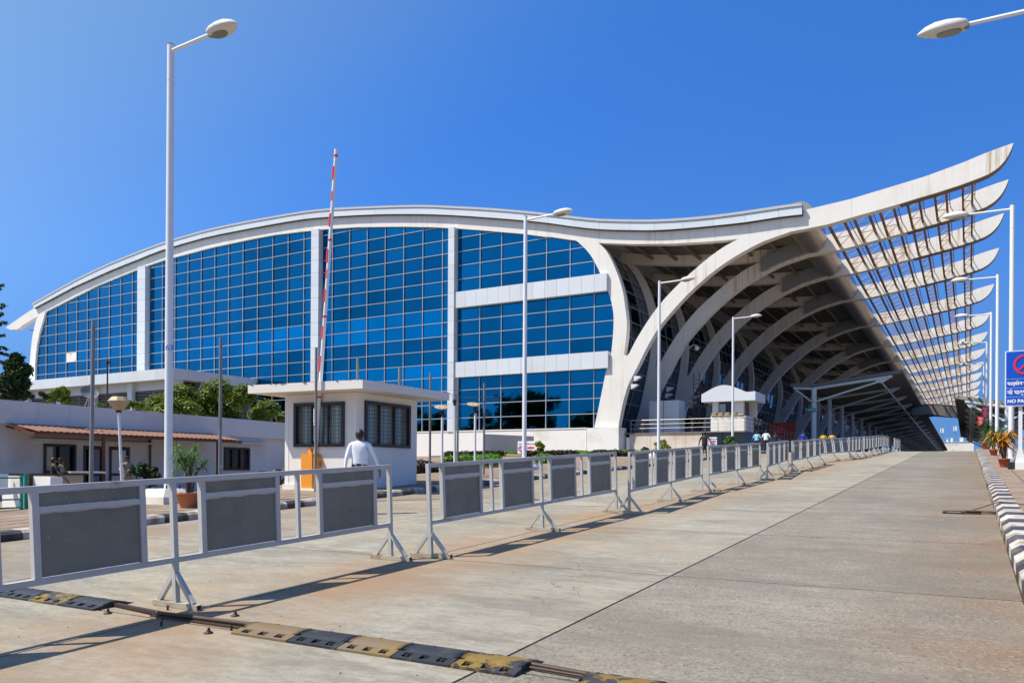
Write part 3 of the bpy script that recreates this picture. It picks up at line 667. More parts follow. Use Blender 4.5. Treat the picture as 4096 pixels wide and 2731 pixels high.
# ---- glass front
glass_poly = band_bot+left_in[:-1]+[f8(437, 1270)]     # top edge right->left and down the left side
gx0 = min(p[0] for p in left_in)
ZB = KZ(3.87); PH = .7908*K; PW = 1.402*K
def top_at(x):
    if x >= band_bot[0][0]:  # follow the branch inner edge
        zz = [p for p in branch_in if p[1] > KZ(11)]
        return interp(sorted(branch_in[-9:]), x)
    if x <= band_bot[-1][0]: return interp(left_in, x)
    return interp(band_bot, x)
bt = f8(1568, 1180)[1]  # top of annex ledge as seen, back on the facade plane
cols = [(-53.78*K, -52.87*K), (-36.38*K, -35.75*K), (-25.85*K, -25.44*K)]   # white piers
GY = YF+.32
sections = [(gx0, cols[0][0]), (cols[0][1], cols[1][0]), (cols[1][1], cols[2][0]), (cols[2][1], -15.85*K)]
ref = [-67.45*K+i*PW for i in range(0, 60)]
def clip_x(poly, xv, keep_gt):
    out = []
    for a, b in zip(poly, poly[1:]+poly[:1]):
        ia = (a[0] >= xv) == keep_gt; ib = (b[0] >= xv) == keep_gt
        if ia: out.append(a)
        if ia != ib: t = (xv-a[0])/(b[0]-a[0]); out.append((xv, a[1]+(b[1]-a[1])*t))
    return out
def clip_z(poly, zv, keep_gt):
    return [(b, a) for a, b in clip_x([(q[1], q[0]) for q in poly], zv, keep_gt)]
# full glazed outline (x-z)
legline = list(reversed(branch_in))+list(reversed(leg_in))
outline = [(x, z) for x, z in reversed(band_bot)]+legline[1:]+[(leg_in[0][0], ZB), (gx0-1, ZB)]+[f8(437, 1270)]+[p for p in reversed(left_in[:-1])]
def shrink(poly, cx, cz, d):
    out = []
    for x, z in poly:
        out.append((x+(d if x < cx else -d), z+(d if z < cz else -d)))
    return out
bands = [(KZ(10.91), KZ(11.81)), (KZ(6.96), KZ(7.82))]
panes = []; mull = MB(); RO = .0
for si, (xa, xb) in enumerate(sections):
    if si == 0: vx = [x for x in ref if xa < x < xb]
    elif si == 3: vx = [-23.905*K, -22.5*K, -21.1*K, -19.7*K, -18.3*K, -16.9*K]
    elif si == 2: vx = [xb-.62*K-PW*i for i in range(12) if xb-.62*K-PW*i > xa+.4]
    else: vx = [xb-.95*K-PW*i for i in range(16) if xb-.95*K-PW*i > xa+.4]
    vx = sorted(vx); ex = [xa]+vx+[xb+ (2.2 if si == 3 else 0)]
    sec = clip_x(clip_x(outline, xa, True), ex[-1], False)
    for c0_, c1_ in zip(ex[:-1], ex[1:]):
        colp = clip_x(clip_x(sec, c0_, True), c1_, False)
        if len(colp) < 3: continue
        zmax = max(p[1] for p in colp)
        for r_ in range(0, 18):
            z0 = ZB+PH*r_; z1 = z0+PH
            if z0 > zmax: break
            if si == 3 and any(b0-.1 < (z0+z1)/2 < b1+.1 for b0, b1 in bands): continue
            if si == 0 and z1 < bt: continue
            c = clip_z(clip_z(colp, z0, True), z1, False)
            if len(c) < 3: continue
            A = abs(sum(p[0]*q[1]-q[0]*p[1] for p, q in zip(c, c[1:]+c[:1])))/2
            if A < .06: continue
            panes.append((c, c0_, c1_, z0, z1, si, r_, A))
    # mullions
    for x in vx:
        zt = max([p[1] for p in clip_x(clip_x(sec, x-.03, True), x+.03, False)] or [ZB])
        mull.box(x-.034, x+.034, GY-.14, GY-.03, ZB, zt)
    for r_ in range(0, 18):
        z = ZB+PH*r_
        if si == 3 and any(b0-.05 < z < b1+.05 for b0, b1 in bands): continue
        row = clip_z(clip_z(sec, z-.03, True), z+.03, False)
        if len(row) < 3: continue
        mull.box(min(p[0] for p in row), max(p[0] for p in row), GY-.145, GY-.03, z-.034, z+.034)
mull.build('mullion_grid', 'mullion', T)
panes.sort(key=lambda p: -p[7]/( (p[1]-0)**2+YF**2))
mbs = {}; BR = {}
def pane_mat(si, r_, c0_):
    if si == 3 and r_ in (4, 9): return 'glassband'
    if si in (1, 2) and (r_ == 7 or r_ == 8): return 'glassband'
    if si == 0 and (r_ == 8 or r_ == 9) and c0_ > -62.5*K: return 'glassband'
    if si == 2 and r_ in (3, 4): return 'glassband'
    return 'glass'
rest = {'glass': MB(), 'glassband': MB()}
NP = 235
for i, (c, x0, x1, z0, z1, si, r_, A) in enumerate(panes):
    mk = pane_mat(si, r_, x0); cx = sum(p[0] for p in c)/len(c); cz = sum(p[1] for p in c)/len(c)
    if -63.3*K < (x0+x1)/2 < -61.8*K and r_ == 8 and si == 0:
        mb = MB(); mb.prism(c, GY-.10, GY-.02); mb.build('boarded_pane', 'board', T); continue
    q = random.Random(i); tl = q.uniform(-.006, .006)
    if i < NP:
        mb = MB(); mb.prism(c, GY, GY+.02); o = mb.build('glass_pane', mk, T)
        ax_, az_ = q.gauss(0, .0022), q.gauss(0, .0022); o.data.transform(Matrix.Translation((cx-wloc(T).x, GY-wloc(T).y, cz-wloc(T).z)) @ Matrix.Rotation(ax_, 4, 'X') @ Matrix.Rotation(az_, 4, 'Z') @ Matrix.Translation((-(cx-wloc(T).x), -(GY-wloc(T).y), -(cz-wloc(T).z))))
    else: rest[mk].prism(c, GY, GY+.02)
for mk, mb in rest.items():
    if mb.f: stuff(mb.build('far_glass_panes', mk, T))
# dark wall closing the hall behind the glass
mb = MB(); mb.sheet([(gx0, KZ(17.5)), (-15.9*K, KZ(14))], [(gx0, 3), (-15.9*K, 3)], GY+.06, GY+.3)
core = MB(); pts_t = [(x, z-.4) for x, z in band_bot]; core.prism(outline, GY+.05, GY+.12); core.build('hall_backing', 'seam', T)
# piers, spandrel cladding
for xa, xb in cols:
    zt = interp(band_bot, (xa+xb)/2)
    z = ZB if xa > -45*K else bt-.5
    z0 = z; k = 0
    while z0 < zt:
        r_ = math.floor((z0-ZB)/PH+1e-6)+1; z1 = min(zt, ZB+PH*r_)
        mb = MB(); mb.box(xa, xb, YF-.45, GY, z0+.012, z1-.012); mb.build('pier_panel', 'acp', T); z0 = z1
for b0, b1 in bands:
    x = cols[2][1]; 
    xe = interp([(z, xx) for xx, z in legline if KZ(5) < z < KZ(13.5)], b0) if b0 > KZ(9) else interp(sorted([(z, xx) for xx, z in leg_in+branch_in[:4]]), (b0+b1)/2)
    w_ = .72*K; 
    while x < xe-.1:
        x1 = min(xe, x+w_)
        if xe-x1 < .5: x1 = xe
        mb = MB(); mb.box(x+.012, x1-.012, YF-.30, GY+.02, b0, b1); mb.build('spandrel_panel', 'acp', T); x = x1
# plinth
xP = [-85, -75.5, -66.5, -57, -48.9, -40.2, -33.0]
for a, b in zip(xP[:-1], xP[1:]):
    mb = MB(); mb.box(a+.01, b-.01, YF-.35, YF+.6, 2.9, ZB); mb.build('plinth_wall', 'plaster', T)
mb = MB(); mb.box(-17.1*K, -15.35*K, YF-.55, YF+1.5, 2.9, KZ(3.90)); mb.build('rib_pedestal', 'plaster', T)
mb = MB(); mb.box(xP[0], -33, YF-.40, YF+.5, ZB, ZB+.12); mb.build('plinth_coping', 'slabedge', T)
# side glass wall behind the ribs, under the canopy
sg = [p for p in void[-1:-19:-1]]
side_curve = [(x+.0-.75, z) for x, z in [fc(382, 376)]+[fd(*q) for q in [(40, 240), (90, 310), (150, 430), (200, 560), (240, 700), (262, 850), (280, 1000), (275, 1150), (250, 1345)]]]+[(-16.0*K, KZ(5.6)), (-16.6*K, KZ(3.7))]
cum = [0]
for a, b in zip(side_curve[:-1], side_curve[1:]): cum.append(cum[-1]+math.dist(a, b))
def at_len(s):
    s = min(max(s, 0), cum[-1])
    for i in range(len(cum)-1):
        if s <= cum[i+1]+1e-9:
            t = (s-cum[i])/(cum[i+1]-cum[i]); a, b = side_curve[i], side_curve[i+1]
            return (a[0]+(b[0]-a[0])*t, a[1]+(b[1]-a[1])*t)
nr = int(cum[-1]/PH); rows = [at_len(cum[-1]*j/nr) for j in range(nr+1)]
restm = MB(); mm = MB(); cnt = 0
for bi, (ya, yb) in enumerate(zip([GY]+ribY[1:-1], ribY[1:])):
    nc = max(1, round((yb-ya)/2.6)); 
    for ci in range(nc):
        y0 = ya+(yb-ya)*ci/nc; y1 = ya+(yb-ya)*(ci+1)/nc
        for a, b in zip(rows[:-1], rows[1:]):
            v = [(a[0], y0, a[1]), (a[0], y1, a[1]), (b[0], y1, b[1]), (b[0], y0, b[1])]
            if bi < 2 and cnt < 60:
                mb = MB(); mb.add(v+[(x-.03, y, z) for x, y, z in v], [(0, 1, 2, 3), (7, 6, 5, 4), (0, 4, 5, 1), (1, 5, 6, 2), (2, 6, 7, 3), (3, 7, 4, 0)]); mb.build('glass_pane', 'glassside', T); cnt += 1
            else: restm.add(v, [(0, 1, 2, 3)])
        for a, b in zip(rows[:-1], rows[1:]): mm.beam((a[0]+.04, y1, a[1]), (b[0]+.04, y1, b[1]), .10, .12)
for a in rows[1:-1]: mm.beam((a[0]+.04, GY, a[1]), (a[0]+.04, ribY[-1], a[1]), .12, .10)
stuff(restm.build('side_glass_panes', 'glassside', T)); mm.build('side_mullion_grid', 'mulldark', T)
# back wall closing the far end
mb = MB(); mb.box(-130, -15*K, ribY[-1]+1, ribY[-1]+1.6, 3, KZ(14)); mb.build('end_wall', 'greybox', T)

# ---- low annex in front of the left bay
AX1 = -80.; AXY = 61.
A = thing('terminal_annex', 'flat grey-clad annex with louvred openings in front of the left glass bay', 'annex building', (-105, AXY, 3))
az = 1.65+(8.93-1.65)*AXY/38; azb = 1.65+(8.17-1.65)*AXY/38
x = -139.; 
while x < AX1-.1:
    x1 = min(AX1, x+3.3); mb = MB(); mb.box(x+.012, x1-.012, AXY-.4, AXY+.3, azb, az); mb.build('parapet_panel', 'acp', A); x = x1
mb = MB(); mb.box(-139, AX1-.02, AXY+.31, YF+.3, azb, az-.05); mb.build('flat_roof', 'acp', A)
y = AXY-.4
while y < YF-.1:
    y1 = min(YF-.1, y+3.2); mb = MB(); mb.box(AX1-.01, AX1+.3, y+.012, y1-.012, azb, az+.0); mb.build('parapet_panel', 'acp', A); y = y1
z1 = azb-.35; 
mb = MB(); mb.box(-139, AX1-1.2, AXY+1.0, AXY+1.2, azb-1.0, azb-.01); mb.build('recessed_wall', 'acp', A)
mb = MB(); mb.box(-139, AX1-1.2, AXY+1.3, AXY+1.5, 1, azb-.9); mb.build('inner_wall', 'seam', A)
mb = MB(); mb.box(AX1-2.0, AX1-.5, AXY+.2, AXY+1.6, 1, azb); mb.build('corner_pier', 'acp', A)
for i in range(8):
    xx = AX1-2.0-7.4*(i+1)
    mb = MB(); mb.box(xx, xx+.9, AXY+.5, AXY+.99, 1, azb-.01); mb.build('pier', 'acp', A)
    for hlf in (0, 1):
        xa = xx+.9+hlf*3.25; mb = MB()
        for j in range(11):
            zz = azb-1.2-j*.34; mb.obox((xa+1.6, AXY+1.1, zz), (3.1, .32, .04), Quaternion((1, 0, 0), R(-38)))
        mb.box(xa+3.2, xa+3.3, AXY+.98, AXY+1.2, 4, azb-1.0)
        mb.build('louvre', 'rustbar' if False else 'greybox', A)
# dark loading bay on the side
mb = MB(); mb.box(AX1-1.9, AX1-1.6, AXY+1.7, YF+.2, 1, azb); mb.build('dark_opening', 'pit', A)
for i in range(3):
    mb = MB(); mb.box(AX1-1.5, AX1-.3, AXY+4+i*3.6, AXY+4.5+i*3.6, 1, azb-.01); mb.build('pier', 'greybox', A)
mb = MB()
for j in range(9): mb.obox((AX1-1.2, AXY+9, azb-2.6-j*.42), (.05, 6.5, .25), Quaternion((0, 1, 0), R(25)))
mb.build('louvre', 'greybox', A)

# ---- departures deck, steps, rails
DX0, DX1, DZ = -15.24*K, -17.8, 5.48
DK = thing('departures_deck', 'raised white and black walled deck below the arches', 'raised deck', ((DX0+DX1)/2, YF+1, 3.4))
mb = MB(); mb.box(DX0+.3, -21.75, YF+1.0, YF+1.4, 2.9, DZ-.12); mb.build('stained_wall', 'plaststain', DK)
for a, b in ((-21.7, -19.8), (-19.75, DX1)):
    mb = MB(); mb.box(a, b, YF+.96, YF+1.4, 2.9, DZ-.12); mb.build('granite_panel', 'granite', DK)
yy = YF+1.4
while yy < 130:
    mb = MB(); mb.box(DX1-.3, DX1, yy, yy+3-.02, 2.9, DZ-.12-(0)); mb.build('granite_panel', 'granite', DK); yy += 3
mb = MB(); mb.box(-16.6*K, DX1+.06, YF+.9, 320, DZ-.12, DZ); mb.build('deck_floor', 'asphalt', DK)
rail = thing('deck_railing', 'brushed steel railing with three rails along the edge of the raised deck', 'railing', (DX1, YF+1.1, DZ))
def railrun(p0, p1, n):
    p0 = Vector(p0); p1 = Vector(p1)
    for h in (1.22, .82, .42):
        mb = MB(); mb.tube(p0+Vector((0, 0, h)), p1+Vector((0, 0, h)), (.036) if h > 1 else .022, None, 8); mb.build('rail', 'steel', rail)
    for i in range(n+1):
        p = p0.lerp(p1, i/n)
        for d in (-.06, .06):
            dv = (p1-p0).normalized()*d
            mb = MB(); mb.box(p.x+dv.x-.010, p.x+dv.x+.010, p.y+dv.y-.010, p.y+dv.y+.010, p.z, p.z+1.2); mb.build('baluster', 'steel', rail)
railrun((DX0+.4, YF+1.1, DZ), (DX1, YF+1.1, DZ), 9)
railrun((DX1, YF+1.1, DZ), (DX1, YF+45, DZ-.6), 24)
r2_ = thing('ramp_railing', 'second grey steel railing running beside the access ramp under the arches', 'railing', (-16.6, YF+22, 3.5))
mb = MB()
for i in range(18):
    y = YF+20+i*1.5; mb.tube((-16.6, y, 3.4), (-16.6, y, 4.75), .03, None, 6)
for h in (4.75, 4.35, 3.95): mb.tube((-16.6, YF+20, h), (-16.6, YF+46, h), .035, None, 6)
mb.build('rail_frame', 'steel', r2_)
# guard kiosk on the deck, with sandbags
kx0, kx1, ky = -21.2, -17.95, 75.0
KI = thing('sentry_kiosk', 'small white sentry kiosk with wavy white roof on the raised deck', 'sentry kiosk', ((kx0+kx1)/2, ky, DZ))
mb = MB(); mb.box(kx0, kx1, ky, ky+3.2, DZ, 6.95); mb.build('lower_wall', 'cabwhite', KI)
for x, y in ((kx0+.15, ky), (kx1-1.05, ky), (kx0+.15, ky+2.7), (kx1-.5, ky+2.7)):
    mb = MB(); mb.box(x, x+(.55 if x < kx0+1 else .85), y+.02, y+.45, 6.95, 8.35); mb.build('corner_post', 'cabwhite', KI)
mb = MB(); mb.box(kx0+.3, kx1-.3, ky+.35, ky+2.9, 6.95, 8.34); mb.build('glazing', 'darkglass', KI)
mb = MB(); mb.box(kx0+.72, kx0+1.35, ky+.2, ky+.26, 7.15, 8.1); mb.build('window_pane', 'winglass', KI)
rt = [(kx0-.75+5.0*t, 8.3+.95+.55*math.sin(math.pi*(t*1.55-.15)) if t < .8 else 9.05+.25*(t-.8)) for t in [i/16 for i in range(17)]]
mb = MB(); mb.sheet(rt, [(x, 8.28) for x, z in rt], ky-.55, ky+3.6); mb.build('wavy_roof', 'acp', KI)
g = random.Random(8)
for i in range(9):
    x = kx0+.35+(i % 5)*.62; z = 7.02+(i//5)*.17
    mb = MB(); mb.lathe([(.02, -.10), (.24, -.07), (.30, 0), (.24, .07), (.02, .10)], (x, ky+.05, z), 10, 0, True, 1.25, .7)
    tag(mb.build('sandbag', 'sandbag'), 'tan sandbag on the kiosk ledge, %s from the left in the %s row' % (['first', 'second', 'third', 'fourth', 'fifth'][i % 5], ['lower', 'upper'][i//5]), 'sandbag', 'sandbags on the kiosk ledge')
# cabinet, ladder stand and red panel under the arches
mb = MB(); mb.box(-28.4, -25.3, YF+5, YF+7, DZ, 8.9); mb.box(-26.9, -26.86, YF+4.98, YF+5, DZ, 8.9, 1)
tag(mb.build('equipment_cabinet', ['acp', 'seam']), 'tall grey-white cabinet behind the railing beside the first arch', 'cabinet')
lt = thing('ladder_scaffold', 'dark ladder scaffold standing between the first two arches', 'scaffold', (-24, YF+6.5, DZ))
mb = MB()
for s_ in (0, .6): mb.beam((-24.2+s_, YF+6.3, DZ), (-24.2+s_, YF+6.3, DZ+6.2), .07, .07); 
for j in range(14): mb.beam((-24.2, YF+6.3, DZ+.4*j+.3), (-23.6, YF+6.3, DZ+.4*j+.3), .04, .04)
mb.build('upright_ladder', 'rustbar', lt)
mb = MB()
for s_ in (0, .5): mb.beam((-22.1+s_, YF+6.4, DZ), (-23.6+s_*.4, YF+6.4, DZ+5.0), .06, .06)
for j in range(12):
    t = (j+.5)/12; mb.beam((-22.1-1.5*t, YF+6.4, DZ+5*t), (-21.6-1.7*t, YF+6.4, DZ+5*t), .04, .04)
mb.build('leaning_ladder', 'rustbar', lt)
rp_ = onX(3125, 1720, -25.0)
mb = MB(); c_ = onY(3128, 1715, 105); mb.box(c_.x-1.6, c_.x+1.6, 105, 105.6, 5.5, 8.0); mb.box(c_.x-1.5, c_.x+.4, 104.9, 105, 5.9, 7.8, 1)
tag(mb.build('red_booth', ['red', 'signred']), 'red booth standing on the deck beside the arches', 'booth')
# floodlights and dome cameras on the rib legs
def rib_fix(i, fx, fy, kind):
    x, z = fe(fx, fy); y = ribY[i]
    t = thing('floodlight' if kind == 0 else 'dome_camera', {0: 'small white floodlight fixed to the side of arch %s' % ['one', 'two', 'three'][i], 1: 'white dome camera on a bracket below arch two'}[kind]+[', upper one', ', lower one', ''][(fy in (935, 1050, 1145))*1 if kind == 0 else 2], 'floodlight' if kind == 0 else 'camera', (x, y, z))
    mb = MB()
    if kind == 0:
        mb.prism([(x+.15, z-.2), (x+.75, z+.12), (x+.8, z+.25), (x+.15, z+.3)], y-.05, y+.45); mb.build('lamp_head', 'polew', t)
        mb = MB(); mb.tube((x-.1, y+.2, z), (x+.2, y+.2, z+.05), .05, None, 6); mb.build('bracket', 'grey_pole', t)
    else:
        mb.lathe([(.02, -.3), (.2, -.25), (.27, -.05), (.22, .1), (.05, .16)], (x+.75, y+.1, z-.1), 12); mb.build('dome', 'polew', t)
        mb = MB(); mb.tube((x-.1, y+.1, z-.1), (x+.4, y+.1, z+.2), .05, None, 6); mb.tube((x+.4, y+.1, z+.2), (x+.75, y+.1, z+.1), .05, None, 6); mb.build('bracket', 'polew', t)
def fe_on(i, fx, fy):
    p = onY(2350+fx/3.136, 1250+fy/3.136, ribY[i]); return p
fe_save = fe
for i, fx, fy, kd in ((0, 565, 835, 0), (0, 530, 935, 0), (1, 975, 970, 0), (1, 960, 1050, 0), (2, 1300, 1070, 0), (2, 1275, 1145, 0), (1, 1280, 430, 1)):
    fe = lambda a, b, i=i: (fe_on(i, a, b).x, fe_on(i, a, b).z)
    rib_fix(i, fx, fy, kd)
fe = fe_save

# ================================================================== BARRIERS in the road
def make_barrier():
    t = thing('road_barrier', '', 'barrier', (0, 0, 0), 'steel barriers down the middle of the road')
    H = 1.31; L = 6.75
    mb = MB(); mb.box(-.027, .027, -.026, L+.026, H-.06, H-.005); mb.build('top_rail', 'barpaint', t)
    for a, b in ((.03, 3.32), (3.38, 6.72)):
        mb = MB(); mb.box(-.026, .026, a, b, .455, .51); mb.build('bottom_rail', 'barpaint', t)
    for y in (0, 3.35, 6.75):
        mb = MB(); mb.box(-.026, .026, y-.026, y+.026, .05, H-.061); mb.build('post', 'barpaint', t)
        f = None; mb = MB(); mb.box(-.34, .34, y-.03, y+.03, .0, .055)
        mb.box(.3405, .342, y-.02, y+.02, .01, .045, 1); mb.box(-.342, -.3405, y-.02, y+.02, .01, .045, 1)
        f = mb.build('foot_bar', ['footpaint', 'pit'], t)
        for s_ in (-1, 1):
            mb = MB(); mb.beam((s_*.26, y, .055), (s_*.02, y, .34), .045, .045); mb.build('brace', 'barpaint', f)
    for y in (1.68, 5.04):
        mb = MB(); mb.box(-.022, .022, y-.022, y+.022, .51, H-.061); mb.build('post', 'barpaint', t)
    for k, (a, b) in enumerate(((.33, 1.33), (1.99, 3.0), (3.69, 4.71), (5.40, 6.42))):
        fr_ = MB(); fr_.box(-.028, .028, a-.03, a+.03, .511, H-.061); fr_.box(-.028, .028, b-.03, b+.03, .511, H-.061); fr_.box(-.028, .028, a+.031, b-.031, 1.075, 1.12)
        f = fr_.build('panel_frame', 'barpaint', t)
        g = random.Random(k*7+1)
        for z0, z1, nm in ((.515, 1.073, 'lower_panel'), (1.122, H-.063, 'upper_panel')):
            mb = MB(); mb.box(-.006, .006, a+.031, b-.031, z0, z1); pn = mb.build(nm, 'barpanel', f)
            mb = MB()
            for xx in (-.0085, .0085):     # wavy hand-brushed edge of the white paint
                n = 26; vs = []
                for i in range(n+1):
                    y = a+.031+(b-a-.062)*i/n; d = .003+.005*abs(math.sin(i*.31+k*2))**2+g.uniform(0, .005)
                    vs += [(xx, y, z1), (xx, y, z1-(d*1.6 if z0 < 1 else d*.6))]
                mb.add(vs, [(2*i, 2*i+1, 2*i+3, 2*i+2) for i in range(n)])
                n = 20; vs = []
                for i in range(n+1):
                    z = z0+(z1-z0)*i/n; vs += [(xx, a+.031, z), (xx, a+.033+g.uniform(0, .006), z)]
                mb.add(vs, [(2*i, 2*i+1, 2*i+3, 2*i+2) for i in range(n)])
                n = 26; vs = []
                for i in range(n+1):
                    y = a+.031+(b-a-.062)*i/n; vs += [(xx, y, z0), (xx, y, z0+.002+g.uniform(0, .006))]
                mb.add(vs, [(2*i, 2*i+1, 2*i+3, 2*i+2) for i in range(n)])
            for _ in range(3):
                yy = g.uniform(a+.1, b-.1); zz = g.uniform(z0+.03, z1-.04); mb.box(.007, .009, yy, yy+.004, zz, zz+.022)
            mb.build('brush_paint', 'brushed', f, fix=False)
    return t
B0 = make_barrier()
p_ = lambda x, y: (x*4096/2352, y*4096/2352)
bl = [(Vector((-6.93, 1.95, 0)), gnd(*p_(898, 1285))), (gnd(*p_(990, 1280)), gnd(*p_(1416, 1178)))]
bl += [(gnd(*a), gnd(*b)) for a, b in [((2517, 2054.6), (2806.8, 1966.8)), ((2834.9, 1965), (3042, 1914.5)), ((3069.6, 1920), (3151.6, 1881.7)), ((3167.9, 1886.7), (3279.6, 1857.4)), ((3270, 1851), (3402, 1837.8)), ((3394, 1838), (3447, 1826.8)), ((3455, 1825), (3499.5, 1816.6))]]
bl += [(Vector((-5.9, 62.6, 0)), Vector((-5.75, 67.6, 0))), (Vector((-5.8, 68.4, 0)), Vector((-5.7, 72.6, 0))), (Vector((-5.5, 75.2, 0)), Vector((-5.3, 79, 0)))]
blab = ['nearest grey-panelled steel barrier, cut off by the left edge of the photo', 'second barrier from the left, standing in front of the garden plinth', 'third barrier from the left, with the black-shirted man behind it',
        'fourth barrier, in front of the sign board and black granite wall', 'fifth barrier, with the white-shirted pedestrian behind its near end', 'sixth barrier from the left, in front of the man in royal blue',
        'barrier leaning sideways in front of the first canopy column', 'barrier just beyond the leaning one, standing straight', 'ninth barrier from the left, in front of the canopy columns', 'barrier near the top of the ramp, third from the far end',
        'barrier at the crest of the ramp, second from the far end', 'farthest barrier, standing alone beyond the gap at the crest']
for i, (a, b) in enumerate(bl):
    r = B0 if i == 0 else dup(B0, (0, 0, 0))
    a = Vector((a.x, a.y, gz(a.y))); b = Vector((b.x, b.y, gz(b.y))); d = b-a
    yaw = math.atan2(-d.x, d.y); pit = math.asin(d.z/d.length); lean = {6: R(7), 4: R(0), 7: R(-1)}.get(i, R(rnd.uniform(-.8, .8)))
    r.rotation_mode = 'QUATERNION'
    r.rotation_quaternion = Quaternion((0, 0, 1), yaw) @ Quaternion((1, 0, 0), pit) @ Quaternion((0, 1, 0), -lean)
    r.location = a+Vector((0, 0, .004)); r.scale = (1, d.length/6.75, 1); r['label'] = blab[i]

# ================================================================== SPEED BUMPS
def bump_block(parent, x0, x1, yc, mk, worn=False, seed=0):
    """one rubber hump section with three square sockets on each long slope"""
    Z = lambda y: gz(y); mb = MB(); Wd = .235; Hh = .055
    prof = []
    for i in range(9):
        t = -1+2*i/8; prof.append((yc+t*Wd*.52, Hh*(1-abs(t)**2.4*.42)))
    g = random.Random(seed)
    x0 += .006; x1 -= .006
    def P(x, y, z): return (x, y, Z(yc)+z+(.004*math.sin(x*40+y*30) if worn else 0))
    nx = 8; vs = [P(x0+(x1-x0)*i/nx, y, z) for i in range(nx+1) for y, z in prof]; m_ = len(prof)
    mb.add(vs, [(i*m_+j, i*m_+j+1, (i+1)*m_+j+1, (i+1)*m_+j) for i in range(nx) for j in range(m_-1)], 0, True)
    for sd in (-1, 1):
        ya = yc+sd*Wd; yb = yc+sd*Wd*.52; za = .008; zb = prof[0][1] if sd < 0 else prof[-1][1]
        L = x1-x0; xs_ = [0, .13, .27, .43, .57, .73, .87, 1.0]; us = [0, .22, .84, 1.0]
        q = lambda u, v, dz=0: P(x0+L*u, ya+(yb-ya)*v, za+(zb-za)*v+dz)
        for i in range(7):
            for j in range(3):
                a_, b_, c_, d_ = (xs_[i], us[j]), (xs_[i+1], us[j]), (xs_[i+1], us[j+1]), (xs_[i], us[j+1])
                if j == 1 and i % 2 == 1:
                    top = [q(*a_), q(*b_), q(*c_), q(*d_)]; bot = [P(x0+L*u, ya+(yb-ya)*v, .004) for u, v in (a_, b_, c_, d_)]
                    mb.add(top+bot, [(0, 1, 5, 4), (1, 2, 6, 5), (2, 3, 7, 6), (3, 0, 4, 7)], 0); mb.add(bot, [(0, 1, 2, 3)], 1)
                    cx = P(x0+L*(a_[0]+b_[0])/2, ya+(yb-ya)*.5, .012)
                    if i != 3: mb.obox(cx, (.022, .022, .022), None, 2)
                else: mb.add([q(*a_), q(*b_), q(*c_), q(*d_)], [(0, 1, 2, 3)], 0)
        mb.add([P(x0, ya, .008), P(x1, ya, .008), P(x1, ya, -.01), P(x0, ya, -.01)], [(0, 1, 2, 3)], 0)
    for x in (x0, x1):
        ring = [P(x, yc-Wd, -.01), P(x, yc-Wd, .008)]+[P(x, y, z) for y, z in prof]+[P(x, yc+Wd, .008), P(x, yc+Wd, -.01)]
        mb.add(ring, [tuple(range(len(ring)))], 0)
    o = mb.build('rubber_block', [mk, 'pit', 'rustbar'], parent, fix=False)
    bm = bmesh.new(); bm.from_mesh(o.data); bmesh.ops.remove_doubles(bm, verts=bm.verts, dist=1e-4); bm.to_mesh(o.data); bm.free()
    return o
s1 = thing('speed_bump', 'worn yellow and black rubber speed bump in the foreground centre', 'speed bump', (-4.1, 5.0, gz(5)), 'rubber speed bumps across the road')
for i, (a, b, mk) in enumerate([(-5.52, -4.86, 'rubbery'), (-4.86, -4.32, 'rubberb'), (-4.32, -3.78, 'rubbery'), (-3.78, -3.24, 'rubberb'), (-3.24, -2.70, 'rubberchip')]):
    bump_block(s1, a, b, 5.02, mk, i == 4, i)
s2 = thing('speed_bump', 'mostly black rubber speed bump under the nearest barrier at left', 'speed bump', (-9, 5.0, gz(5)), 'rubber speed bumps across the road')
for i, (a, b, mk) in enumerate([(-10.35, -9.8, 'rubbery'), (-9.8, -9.25, 'rubberb'), (-9.25, -8.72, 'rubberb'), (-8.72, -8.15, 'rubberchip'), (-8.15, -7.55, 'rubberb')]):
    bump_block(s2, a, b, 5.08, mk, False, i+9)
s3 = thing('speed_bump', 'black rubber speed bump with yellow chips at the bottom edge of the photo', 'speed bump', (-1, 4.9, gz(5)), 'rubber speed bumps across the road')
for i in range(5): bump_block(s3, -2.24+i*.54, -1.70+i*.54, 4.93, 'rubberchip' if i % 2 == 0 else 'rubberb', i == 0, i+30)
mb = MB(); mb.beam((-7.72, 5.10, gz(5.1)+.02), (-6.72, 4.98, gz(5)+.03), .05, .03); tag(mb.build('steel_channel', 'rustbar'), 'short rusty flat bar lying between the left speed bump and the barrier foot', 'steel bar')
mb = MB(); mb.tube((-6.75, 4.97, gz(5)+.03), (-5.45, 5.02, gz(5)+.035), .022, None, 8); mb.box(-6.8, -5.6, 4.93, 5.05, gz(5)-.002, gz(5)+.014); tag(mb.build('steel_rod', 'rustbar'), 'long rusty rod on the road leading to the yellow end of the middle speed bump', 'steel rod')
mb = MB(); mb.tube((-2.72, 5.04, gz(5)+.03), (-2.2, 4.98, gz(5)+.03), .02, None, 8); mb.tube((-2.72, 4.99, gz(5)+.02), (-2.2, 4.95, gz(5)+.02), .012, None, 6); tag(mb.build('steel_rod', 'rustbar'), 'short dark steel rod bridging the gap at the right end of the middle speed bump', 'steel rod')
